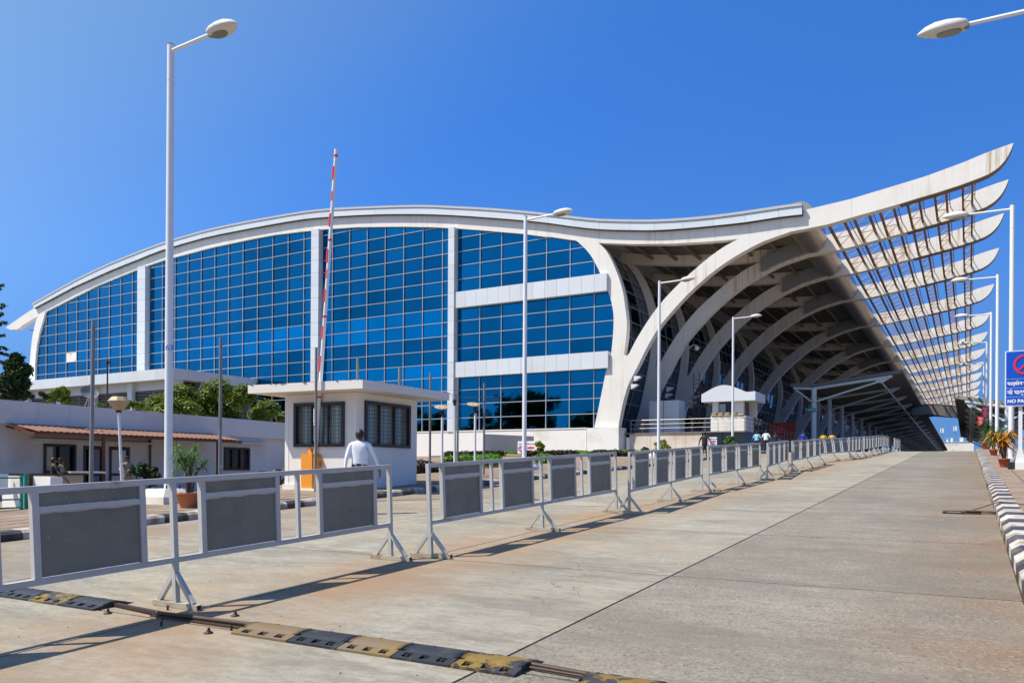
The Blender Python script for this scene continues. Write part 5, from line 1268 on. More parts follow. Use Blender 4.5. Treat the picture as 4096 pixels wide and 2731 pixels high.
# ---- sign boards
def casino(x0, y0, x1, y1, Y, lbl):
    a = onY(x0, y0, Y); b = onY(x1, y1, Y); t = thing('sign_board', lbl, 'sign board', ((a.x+b.x)/2, Y, b.z-1.2), 'casino advertising boards'); Wd = b.x-a.x; H = a.z-b.z
    mb = MB(); mb.box(a.x, b.x, Y, Y+.08, b.z, a.z); mb.build('board', 'white', t)
    mb = MB(); mb.box(a.x, b.x, Y-.02, Y+.09, b.z-.12, b.z-.005); mb.box(a.x+.05, a.x+.15, Y, Y+.08, b.z-1.4, b.z-.12); mb.box(b.x-.15, b.x-.05, Y, Y+.08, b.z-1.4, b.z-.12); mb.build('board_legs', 'black', t)
    cx = (a.x+b.x)/2
    text('AIRPORTS AUTHORITY OF INDIA', H*.105, 'navy', t, (cx, Y-.006, a.z-H*.25), (1, 0, 0), (0, 0, 1), bold=.004)
    text('Casino', H*.30, 'signred', t, (cx+Wd*.14, Y-.006, a.z-H*.52), (1, 0, 0), (0, 0, 1), bold=.018)
    text('Pride', H*.30, 'cobalt', t, (cx+Wd*.14, Y-.006, a.z-H*.82), (1, 0, 0), (0, 0, 1), bold=.018)
    mb = MB()
    for aa in (0, 2.3, -2.3): mb.prism([(cx+.03*math.cos(aa+1.57), a.z-H*.1+.03*math.sin(aa+1.57)), (cx+.11*math.cos(aa+1.4), a.z-H*.1+.11*math.sin(aa+1.4)), (cx+.11*math.cos(aa+1.75), a.z-H*.1+.11*math.sin(aa+1.75))], Y-.012, Y-.002)
    mb.build('emblem', 'navy', t)
    mb = MB(); ex = a.x+Wd*.17; ez = a.z-H*.62
    for r0, r1, m_ in ((.20, .25, 0), (.12, .17, 1), (.05, .09, 0)):
        for j in range(14):
            t0 = R(40+j*20); t1 = R(40+(j+1)*20); mb.prism([(ex+H*r0*math.cos(t0), ez+H*r0*math.sin(t0)), (ex+H*r1*math.cos(t0), ez+H*r1*math.sin(t0)), (ex+H*r1*math.cos(t1), ez+H*r1*math.sin(t1)), (ex+H*r0*math.cos(t1), ez+H*r0*math.sin(t1))], Y-.012, Y-.002, 'y', m_)
    mb.build('logo', ['signred', 'cobalt'], t)
casino(2071, 1764, 2147, 1813, 60, 'white advertising board half hidden behind a lamp pole and yellow shrub')
casino(2822, 1748, 2867, 1779, 66, 'white advertising board beside the black-shirted man')
# no parking sign
NPx = 1.17; NPy = 35.; z1 = 6.23; z0 = 4.18; NPw = 1.36
NP_ = thing('no_parking_sign', 'large blue no parking sign with a red ring on white posts', 'parking sign', (2.0, NPy, gz(35)+.14))
mb = MB(); mb.box(NPx, NPx+NPw, NPy, NPy+.06, z0, z1); mb.build('sign_frame', 'white', NP_)
hts = [(5.19, 6.20), (4.855, 5.17), (4.525, 4.835), (4.21, 4.505)]
for a, b in hts: mb = MB(); mb.box(NPx+.035, NPx+NPw-.035, NPy-.012, NPy-.001, a+.01, b-.0); mb.build('sign_panel', 'blue', NP_)
mb = MB(); cx, cz = NPx+.63, 5.70; n = 40
for j in range(n):
    t0, t1 = 2*math.pi*j/n, 2*math.pi*(j+1)/n; mb.prism([(cx+r_*math.cos(t), cz+r_*math.sin(t)) for r_, t in ((.30, t0), (.37, t0), (.37, t1), (.30, t1))], NPy-.03, NPy-.014)
mb.prism([(cx-.24, cz-.20), (cx-.20, cz-.24), (cx+.24, cz+.20), (cx+.20, cz+.24)], NPy-.031, NPy-.0145)
mb.build('prohibition_ring', 'signred', NP_)
for s_, z, sz in (('पार्कींग करू नये', 5.01, .165), ('नो पार्किंग', 4.68, .20), ('NO PARKING', 4.355, .17)):
    text(s_, sz, 'white', NP_, (NPx+.08, NPy-.016, z), (1, 0, 0), (0, 0, 1), align='LEFT', bold=.007, ext=.002)
for x in (1.67, 2.38):
    mb = MB(); mb.box(x-.06, x+.06, NPy+.08, NPy+.2, gz(35)+.14, z0+.4); mb.build('sign_post', 'polew', NP_)
mb = MB(); mb.prism([(1.45, gz(35)+.14), (1.9, gz(35)+.14), (1.73, gz(35)+.9), (1.61, gz(35)+.9)], NPy+.06, NPy+.22); mb.build('post_gusset', 'polew', NP_)
for k, x in enumerate((1.28, 2.45)): mb = MB(); mb.box(x, x+.22, NPy-.1, NPy+.4, gz(35), gz(35)+.40); mb.box(x+.222, x+.75, NPy-.1, NPy+.4, gz(35), gz(35)+.40, 1); mb.build('footing', ['black', 'cabwhite'], NP_)
for k, (x0_, y0_, x1_, y1_, Y) in enumerate([(3927, 1626, 3954, 1671, 89.3), (3911, 1665, 3938, 1702, 88.0)]):
    a = onY(x0_, y0_, Y); b = onY(x1_, y1_, Y); t = thing('red_board', ['upper red board with white lines of text on the lamp post', 'lower red board with white lines of text on the farther lamp post'][k], 'sign board', ((a.x+b.x)/2, Y, b.z), 'red boards on the far lamp posts')
    mb = MB(); mb.box(a.x, b.x, Y, Y+.06, b.z, a.z); mb.build('board', 'signred', t)
    mb = MB(); w2 = b.x-a.x; h2 = a.z-b.z
    for j, (f0, f1) in enumerate(((.1, .9), (.35, .65), (.2, .8), (.2, .85), (.3, .8))): zz = a.z-h2*(.2+j*.16); mb.box(a.x+w2*f0, a.x+w2*f1, Y-.006, Y-.001, zz, zz+h2*.05)
    mb.build('printed_lines', 'white', t)

# ================================================================== LOWER CANOPIES over the kerbs
def canopy(name, label, xc, y0, n, sp, xin, xout, zin, zc, zout, collar, dz, w=.27):
    s_ = 1 if xout > xc else -1
    t = thing(name, label, 'canopy', (xc, y0, ZT))
    Z = lambda z, y: z-dz*(y-y0)
    for i in range(n):
        y = y0+i*sp
        mb = MB(); mb.tube((xc, y, ZT-.3), (xc, y, Z(zc, y)-.05), w, None, 18); mb.build('column', 'pipe', t)
        mb = MB(); mb.lathe([(w+.02, -.05), (w+.26, -.04), (w+.26, .04), (w+.02, .05)], (xc, y, Z(collar, y)), 18); mb.build('collar', 'pipe', t)
        mb = MB(); mb.tube((xc, y, Z(zc, y)-.12), (xout, y, Z(zout, y)-.12), .16, None, 10); mb.build('rafter_pipe', 'pipe', t)
        mb = MB(); mb.tube((xc, y, Z(zc, y)-.12), (xin, y, Z(zin, y)-.12), .14, None, 10); mb.build('rafter_pipe', 'pipe', t)
        mb = MB(); mb.tube((xc+s_*w, y, Z(collar, y)), (xc+(xout-xc)*.86, y, Z(zout, y)-.55), .11, None, 10); mb.build('strut', 'pipe', t)
        mb = MB(); mb.tube((xc-s_*w, y, Z(collar, y)), (xin+(xc-xin)*.1, y, Z(zin, y)-.3), .09, None, 8); mb.build('strut', 'pipe', t)
        mb = MB(); xg = xc+(xout-xc)*.86; mb.prism([(xg-.45*s_, Z(zout, y)-.7), (xg+.1*s_, Z(zout, y)-.75), (xout, Z(zout, y)-.2), (xg-.6*s_, Z(zout, y)-.32)], y-.05, y+.05); mb.build('gusset', 'pipe', t)
    # folded sheet roof: zigzag along the road, running out to the tip
    ye = y0+(n-1)*sp; k = 0; y = y0-.1; pitch = 1.15; ys_ = []
    while y < ye: ys_ += [(y, 0), (y+pitch*.15, .34), (y+pitch*.5, .34)] ; y += pitch
    for xa, za, xb, zb in ((xc, zc, xout+s_*.9, zout+.0+(zout-zc)*.9/abs(xout-xc)), (xin-s_*.3, zin, xc, zc)):
        vs = []
        for x, z in ((xa, za), (xb, zb)):
            for y, d in ys_: vs.append((x, y, Z(z, y)+.10+d))
            for y, d in ys_: vs.append((x, y, Z(z, y)+.05+d))
        m_ = len(ys_); fs = [(i, i+1, 2*m_+i+1, 2*m_+i) for i in range(m_-1)]+[(m_+i, 3*m_+i, 3*m_+i+1, m_+i+1) for i in range(m_-1)]+[(2*m_+i, 2*m_+i+1, 3*m_+i+1, 3*m_+i) for i in range(m_-1)]
        mb = MB(); mb.add(vs, fs); mb.build('folded_roof', 'corr', t, fix=False)
    mb = MB(); xg = xc+(xout-xc)*.86
    mb.tube((xg, y0, Z(zout, y0)-.62), (xg, ye, Z(zout, ye)-.62), .12, None, 10); mb.build('edge_pipe', 'pipe', t)
    return t
a = 14.5; kf = a/9.4; f = lambda z: CAM_H+(z-CAM_H)*kf
CY0 = 59*kf
canopy('kerb_canopy', 'folded metal canopy on round columns along the left kerb under the arches', -a, CY0, 20, 10.9, -10.78*kf, -4.45*kf, f(7.72), f(7.62), f(8.22), f(6.66), .013)
canopy('kerb_canopy', 'folded metal canopy on the right side of the road, beyond the flower pots', 3.35, 94, 9, 9.5, 7.2, -.35, 9.2, 8.45, 9.15, 7.0, .012, .22)
# canopy crossing the road
t = thing('crossing_canopy', 'dark gabled canopy spanning the road between the two kerb canopies', 'canopy', (-3, 128, ZT))
for k in range(16):
    y = 126+k*1.15; top = [(-9.0, 12.9), (-4.9, 13.6), (-.7, 12.95)]; kk = 0
    top = [(onY(3655, 1629, 126).x, onY(3655, 1629, 126).z-k*.01), (onY(3722, 1621, 126).x, onY(3722, 1621, 126).z-k*.01), (onY(3846, 1630, 126).x, onY(3846, 1630, 126).z-k*.01)]
    mb = MB(); mb.sheet(top, [(x, z-.28) for x, z in top], y, y+.6); mb.sheet([(x, z+.3) for x, z in top], [(x, z+.22) for x, z in top], y+.55, y+1.16); mb.build('roof_fold', 'corr', t)
top0 = [(onY(3648, 1634, 126).x, onY(3648, 1634, 126).z), (onY(3722, 1626, 126).x, onY(3722, 1626, 126).z), (onY(3852, 1638, 126).x, onY(3852, 1638, 126).z)]
bot0 = [(onY(3650, 1660, 126).x, onY(3650, 1662, 126).z), (onY(3722, 1656, 126).x, onY(3722, 1656, 126).z), (onY(3852, 1676, 126).x, onY(3852, 1676, 126).z)]
mb = MB(); mb.sheet(top0, bot0, 125.6, 125.95); mb.build('front_beam', 'greybox' if False else 'corr', t)
# green direction plates on the columns
for k, (P0, cx_) in enumerate((((-14.5, CY0-.45), 0), ((3.35, 93.5), 1))):
    a1, a2 = ((3231, 1633), (3269, 1645)) if k == 0 else ((4007, 1708), (4035, 1718))
    A1 = onY(*a1, P0[1]); A2 = onY(*a2, P0[1]); t = thing('direction_sign', ['small green direction sign on the first left canopy column', 'small green direction sign on the right canopy column'][k], 'direction sign', ((A1.x+A2.x)/2, P0[1], A2.z), 'green direction signs on the canopy columns')
    mb = MB(); mb.box(A1.x, A2.x, P0[1], P0[1]+.05, A2.z, A1.z); mb.build('plate', 'green_sign', t)
    text('DEPARTURE' if k == 0 else 'PARKING', (A1.z-A2.z)*.5, 'white', t, ((A1.x+A2.x)/2+.1, P0[1]-.006, (A1.z+A2.z)/2), (1, 0, 0), (0, 0, 1))
# far rooftop block with masts
HY = 350
a = onY(3768, 1768, HY); b = onY(3895, 1797, HY)
t = thing('far_building', 'plain white far building at the end of the ramp road', 'building', ((a.x+b.x)/2, HY, ZT))
mb = MB(); mb.box(a.x-.6, b.x, HY, HY+8, ZT-.2, a.z); mb.build('wall', 'cabwhite', t)
mb = MB(); mb.box(a.x-.8, b.x+.2, HY-.2, HY+8.2, a.z, a.z+.12); mb.build('roof', 'slabedge', t)
mb = MB(); mb.box(a.x+1.9, a.x+5.4, HY-.06, HY-.01, a.z-1.0, a.z-.55); mb.build('panel_recess', 'acp', t)
for k, (x, y) in enumerate(((3768, 1708), (3820, 1700))):
    p = onY(x, y, HY+2); q_ = onY(x, 1766, HY+2)
    t = thing('telecom_mast', ['left telecom antenna mast on the far white building', 'right telecom antenna mast with a white round dish on the far white building'][k], 'antenna mast', (p.x, HY+2, a.z), 'telecom masts on the far building')
    mb = MB(); mb.tube((p.x, HY+2, a.z), (p.x, HY+2, p.z), .10, None, 6); mb.tube((p.x, HY+2, p.z-1.3), (p.x+.9, HY+2, a.z), .04, None, 5); mb.tube((p.x, HY+2, p.z-1.3), (p.x-.8, HY+2, a.z), .04, None, 5); mb.build('mast', 'grey_pole', t)
    for dx in (-.45, .1, .5): mb = MB(); mb.box(p.x+dx-.14, p.x+dx+.14, HY+1.8, HY+2.1, p.z-2.2, p.z-.4); mb.build('antenna_panel', 'white', t)
    if k: mb = MB(); mb.lathe([(.02, -.1), (.42, .0), (.42, .05)], (0, 0, 0), 14); o = mb.build('dish', 'white', t); o.rotation_euler = (R(90), 0, 0); o.location = (.8, -.4, p.z-a.z-.1)
for k, (x0_, x1_, y_) in enumerate(((3785, 1800-1800+3793, 1752), (3803, 3811, 1751), (3838, 3853, 1748))):
    p = onY(x0_, y_, HY+3); q_ = onY(x1_, y_, HY+3); mb = MB(); mb.box(p.x, q_.x, HY+3, HY+4, a.z+.12, p.z)
    tag(mb.build('roof_unit', 'acp'), ['small dark and white box on the far roof, leftmost', 'small white box on the far roof, middle one', 'larger white box on the far roof, rightmost'][k], 'roof unit', 'equipment boxes on the far roof')

# ================================================================== PLANTS
def tree(name, label, base, h, cl, n, size, mk, seed, group=None, r=.18, sp=2.5, cat='tree'):
    t = thing(name, label, cat, base, group)
    mb = MB(); limbs(mb, base, (base[0], base[1], base[2]+h*.62), r, seed, 6, sp); mb.build('trunk', 'bark', t)
    leafmesh('crown', cl, n, size, mk, t, seed=seed)
    return t
# green tree and shrubs rising behind the office roof
def roofc(pts, X, dx=1.2, sx=1.0):
    out = []
    for x, y, r_ in pts:
        p = onX(x, y, X); out.append((p.x+rnd.uniform(-dx, dx), p.y, p.z, r_*sx, r_*sx, r_*.8*sx))
    return out
pc = [(x*1.7415, y*1.7415, r_) for x, y, r_ in [(475, 895, .55), (440, 905, .6), (500, 900, .6), (530, 910, .6), (400, 925, .55), (430, 935, .6), (370, 935, .45), (355, 945, .35), (470, 930, .7), (510, 935, .7), (550, 935, .6), (585, 940, .55), (610, 950, .45), (630, 958, .3), (570, 955, .5), (490, 950, .6), (540, 955, .6), (400, 945, .5), (600, 935, .35)]]
b_ = onX(480*1.7415, 960*1.7415, -35.5)
t = thing('tree', 'bushy bright green tree rising behind the office roof', 'tree', (-35.5, b_.y, .4))
mb = MB(); limbs(mb, (-35.5, b_.y, .4), (-35.5, b_.y, 4.3), .16, 3, 6, 2.6); mb.build('trunk', 'bark', t)
leafmesh('crown', roofc(pc, -35.5, 1.2, 1.25), 30000, .10, 'leaf', t, flat=1.3, seed=4, shell=.25)
pc = [(x*1.7415, y*1.7415, r_) for x, y, r_ in [(130, 908, .28), (142, 900, .26), (150, 915, .25), (118, 915, .2), (160, 920, .15)]]
t = thing('shrub', 'small round green shrub on the office roof left of the dish', 'shrub', tuple(onX(235, 1615, -33))); leafmesh('foliage', roofc(pc, -33, .2), 2200, .09, 'leaf', t, seed=5)
pc = [(x*1.7415, y*1.7415, r_) for x, y, r_ in [(290, 925, .16), (305, 930, .18), (320, 932, .16), (285, 935, .14), (340, 938, .14), (262, 930, .1), (230, 930, .12)]]
t = thing('shrub', 'low leafy creeper along the office roof behind the garden lamp', 'shrub', tuple(onX(500, 1630, -33))); leafmesh('foliage', roofc(pc, -33, .2), 1500, .09, 'leaf', t, seed=6)
pc = [(x*1.7415, y*1.7415, r_) for x, y, r_ in [(90, 905, .12), (100, 912, .12), (75, 910, .1), (110, 915, .1)]]
t = thing('shrub', 'dry brownish twiggy shrub on the office roof beside the vine', 'shrub', tuple(onX(150, 1600, -33))); leafmesh('foliage', roofc(pc, -33, .2), 350, .08, 'leafbrown', t, seed=16)
# vine-covered tree at the left edge
pc = [(x*1.7415, y*1.7415, r_) for x, y, r_ in [(40, 822, .26), (30, 840, .34), (45, 850, .34), (55, 860, .24), (28, 862, .36), (48, 880, .30), (20, 880, .38), (35, 897, .36), (52, 905, .22), (8, 888, .4), (5, 905, .4), (60, 888, .14), (15, 868, .3), (62, 912, .15)]]
t = thing('tree', 'dark vine-covered tree trunk at the left edge of the photo', 'tree', (-31.5, onX(60, 1500, -32.5).y, .5))
mb = MB(); a = onX(65, 1500, -32.5); mb.tube((a.x, a.y, .4), (a.x, a.y, a.z), .2, .12, 8); mb.build('trunk', 'bark', t)
leafmesh('vine_foliage', roofc(pc, -32.5, .25), 14000, .07, 'leafdk', t, seed=7, shell=.5)
pc2 = [(x*1.7415, y*1.7415, r_) for x, y, r_ in [(12, 895, .3), (5, 910, .3), (20, 905, .25)]]
leafmesh('dead_leaves', roofc(pc2, -32.0, .1), 1500, .07, 'leafbrown', t, seed=17)
t = thing('tree', 'thin leafy branches hanging in from the left edge above the vine', 'tree', (-33, 11.5, .5))
g = random.Random(12); mb = MB(); lv = []
hub = onX(-200, 1350, -33)
mb.tube((hub.x, hub.y, .4), hub, .2, .12, 8)
for x, y in [(5, 655), (10, 700), (12, 740), (8, 770), (14, 800), (16, 815), (4, 720), (6, 835), (-8, 760), (-6, 800), (-12, 700)]:
    e = onX(x*1.7415, y*1.7415, -33); mb.tube(hub, hub.lerp(e, .5)+Vector((0, 0, .1)), .03, .015, 5); mb.tube(hub.lerp(e, .5)+Vector((0, 0, .1)), e, .015, .004, 4)
    for j in range(4): q_ = hub.lerp(e, .78+.07*j); lv.append((q_.x, q_.y, q_.z, .12, .13, .07))
mb.build('branches', 'bark', t); leafmesh('leaves', lv, 900, .085, 'leafdk', t, seed=9, flat=1.5, shell=.1)
# strap-leaf plants in pots
def pot(mb, c, r0, r1, h, mi=0):
    mb.lathe([(r0, 0), (r1, h*.85), (r1*1.08, h*.86), (r1*1.08, h), (r1*.93, h), (r1*.9, h*.9)], c, 20, mi)
def strap_plant(name, label, c, potspec, stems, spread, nl, L, wdt, mk, seed, cat='potted plant', potmk='terracotta', group=None, hstem=.9):
    g = random.Random(seed); t = thing(name, label, cat, c, group); c = Vector(c)
    mb = MB(); pot(mb, c, *potspec); pt_ = mb.build('pot', potmk, t)
    mb = MB(); mb.lathe([(potspec[1]*.88, 0), (potspec[1]*.88, .01)], c+Vector((0, 0, potspec[2]*.9)), 16); mb.build('soil', 'soil', t)
    st_ = MB(); lf = MB(); b0 = c+Vector((0, 0, potspec[2]*.9))
    for s_ in range(stems):
        a = 2*math.pi*s_/stems+g.uniform(-.4, .4); tipp = b0+Vector((math.cos(a)*spread*g.uniform(.4, 1), math.sin(a)*spread*g.uniform(.4, 1), hstem*g.uniform(.65, 1.1)))
        md = b0.lerp(tipp, .5)+Vector((-math.cos(a)*spread*.15, -math.sin(a)*spread*.15, .08)); st_.tube(b0+Vector((math.cos(a)*.05, math.sin(a)*.05, -.02)), md, .025, .02, 6); st_.tube(md, tipp, .02, .012, 6)
        for j in range(nl):
            o_ = md.lerp(tipp, g.random()**.6); th = g.uniform(0, 2*math.pi); el = g.uniform(-.1, 1.2); ll = L*g.uniform(.7, 1.2); d = Vector((math.cos(th)*math.cos(el), math.sin(th)*math.cos(el), math.sin(el)))
            sd = d.cross(Vector((0, 0, 1))).normalized()*wdt*.5; pts = []
            for k in range(5):
                u = k/4; p = o_+d*ll*u-Vector((0, 0, ll*.75*u*u)); wk = (.5+1.2*u*(1-u)*2)*(1-u**3)
                pts.append((p-sd*wk, p+sd*wk))
            vs = [q for pr in pts for q in pr]; lf.add(vs, [(2*k, 2*k+1, 2*k+3, 2*k+2) for k in range(4)], 0)
    st_.build('stems', 'bark', t); lf.build('leaves', mk, t, fix=False); return t
pp = onZ(435*1.7415, 1158*1.7415, gz(14.2)+.13)
strap_plant('potted_plant', 'tall strap-leaved plant in a terracotta pot beside the tall left lamp', (pp.x, pp.y, gz(pp.y)+.13), (.20, .29, .36), 7, .42, 34, .40, .032, 'leafpot', 21, hstem=1.12)
for k, (x, y, mk, hh, ps, lab, L_, sd) in enumerate([
        (1.22, 36.9, 'leafcroton', .85, (.13, .20, .34), 'orange and green croton in a red clay pot beside the right lamp', .52, 31),
        (1.25, 53.0, 'leafpot', .9, (.14, .22, .34), 'yellow-green plant in a clay pot on a black block, second on the right pavement', .7, 32),
        (1.15, 69.5, 'leafdk', 1.3, (.22, .34, .55), 'far green plant in a red pot at the top of the right pavement', .6, 33),
        (3.2, 31.5, 'leafpot', .5, (.15, .2, .25), 'spiky green plant at the right edge beside the sign post', .55, 34),
        (2.55, 41.5, 'leafcroton', .9, (.15, .22, .3), 'croton with orange tips in a clay pot behind the no parking sign', .7, 35)]):
    strap_plant('potted_plant', lab, (x, y, gz(y)+.14), ps, 7, .45, 22, L_, .085, mk, sd, potmk='terrared', group='potted plants on the right pavement', hstem=hh*1.25)
for k, (x, y) in enumerate([(4.6, 45), (5.6, 50), (7.5, 44), (6.5, 56), (9, 60)]):
    t = thing('shrub', ['yellow-flowered shrub right of the sign posts', 'green shrub behind the sign posts', 'large green shrub at the right edge of the photo', 'dark shrub further along the right pavement', 'far green shrub beyond the right canopy column'][k], 'shrub', (x, y, gz(y)), 'shrubs along the right pavement')
    leafmesh('foliage', clumps((x, y, gz(y)+.8), (.9, .9, .7), 9, .4, 60+k), 2200, .12, ['leafyel', 'leaf', 'leaf', 'leafdk', 'leaf'][k], t, seed=40+k)
# dark shrubs by the office doors
for k, (px_, py_, s_) in enumerate([(320, 1075, .3), (348, 1085, .32), (355, 1100, .25)]):
    p = onX(px_*1.7415, py_*1.7415, -28.0); t = thing('potted_plant', ['dark shrub in a pot between the office doors', 'dark reddish shrub in a pot beside the pointing policeman', 'low dark shrub in front of the office drain pipe'][k], 'potted plant', (p.x, p.y, .45), 'dark potted shrubs by the office')
    mb = MB(); pot(mb, (p.x, p.y, .45), .14, .2, .3); mb.build('pot', 'terrared', t); leafmesh('foliage', clumps((p.x, p.y, p.z), (s_, s_, s_*.8), 7, .14, 70+k), 900, .09, 'leafdk' if k != 1 else 'leafbrown', t, seed=50+k)
p = onX(215*1.7415, 1065*1.7415, -28.0)
# planting bed in front of the plinth
ph = onZ(1255*1.7415, 1078*1.7415, 3.0)
def bed(name, label, x0, x1, y0, y1, zt, n, size, mk, seed, kind='stuff'):
    g = np.random.default_rng(seed); cl = []
    for i in range(int((x1-x0)*1.4)): 
        x = x0+(x1-x0)*g.random(); y = y0+(y1-y0)*g.random(); cl.append((x, y, gz(y)+.10+zt*.5, .7, .5, zt*.6))
    o = leafmesh(name, cl, n, size, mk, None, flat=.2, seed=seed, shell=.2); o['kind'] = kind; o['label'] = label; return o
mb = MB(); strip(mb, -40, -18.6, 56, 72.5, -.1, .22); struct(mb.build('planting_bed', 'terrain'))
bed('lawn_grass', 'bright green lawn grass in front of the plinth', -39, -22, 60, 66, .30, 30000, .11, 'grass', 80)
bed('lawn_grass', 'bright green lawn grass strip', -33, -19, 57.5, 59.5, .28, 16000, .10, 'grass', 81)
bed('hedge', 'low dark red hedge along the lawn', -38.5, -19, 55.6, 56.6, .45, 16000, .10, 'leafred', 82)
bed('hedge', 'low dark red hedge by the cabin', -23.6, -20.6, 29, 32, .5, 7000, .08, 'leafred', 84)
bed('lawn_grass', 'green lawn behind the dark hedge', -27, -21.3, 36, 44, .5, 14000, .09, 'grass', 85)
for k, (x, y, Y, r_, mk, lab) in enumerate([(2155, 1800, 57, .55, 'leafyel', 'yellow-green shrub in front of the first advertising board'), (2640, 1795, 60, .8, 'leafyel', 'yellow-green shrub behind the lamp in front of the stained wall'), (2925, 1780, 63, .55, 'leafpot', 'thin leafy plant against the black granite wall'), (2590, 1812, 60, .5, 'leafdk', 'dark low shrub beside the yellow-green one')]):
    p = onY(x, y, Y); t = thing('shrub', lab, 'shrub', (p.x, p.y, gz(Y)+.1)); leafmesh('foliage', clumps(p, (r_*.7, r_*.5, r_), 8, r_*.45, 90+k), 1300, .12, mk, t, seed=95+k)
# trees and low buildings across the forecourt, beyond the left edge, that the glass mirrors
for k, (x, y, h, r_) in enumerate([(-67, 24.5, 17, 5.5), (-57, 19.5, 13, 4.5), (-71, 20, 14, 6), (-80, 17, 14.5, 6), (-89, 22, 13.5, 6), (-99, 14, 14, 7), (-110, 18, 14, 7), (-122, 12, 14, 7), (-60, 10, 13, 6), (-136, 14, 14, 8)]):
    t = thing('tree', 'large roadside tree left of the frame, number %s counted from the office' % ['one', 'two', 'three', 'four', 'five', 'six', 'seven', 'eight', 'nine', 'ten'][k], 'tree', (x, y, .4), 'trees mirrored in the glass front')
    mb = MB(); limbs(mb, (x, y, .3), (x, y, h*.6), .3, k, 6, r_*.7); mb.build('trunk', 'bark', t)
    leafmesh('crown', clumps((x, y, h*.56), (r_, r_*.8, h*.40), 24, 1.8, 200+k), 4200, .6, 'leafdk', t, seed=210+k, shell=.3)

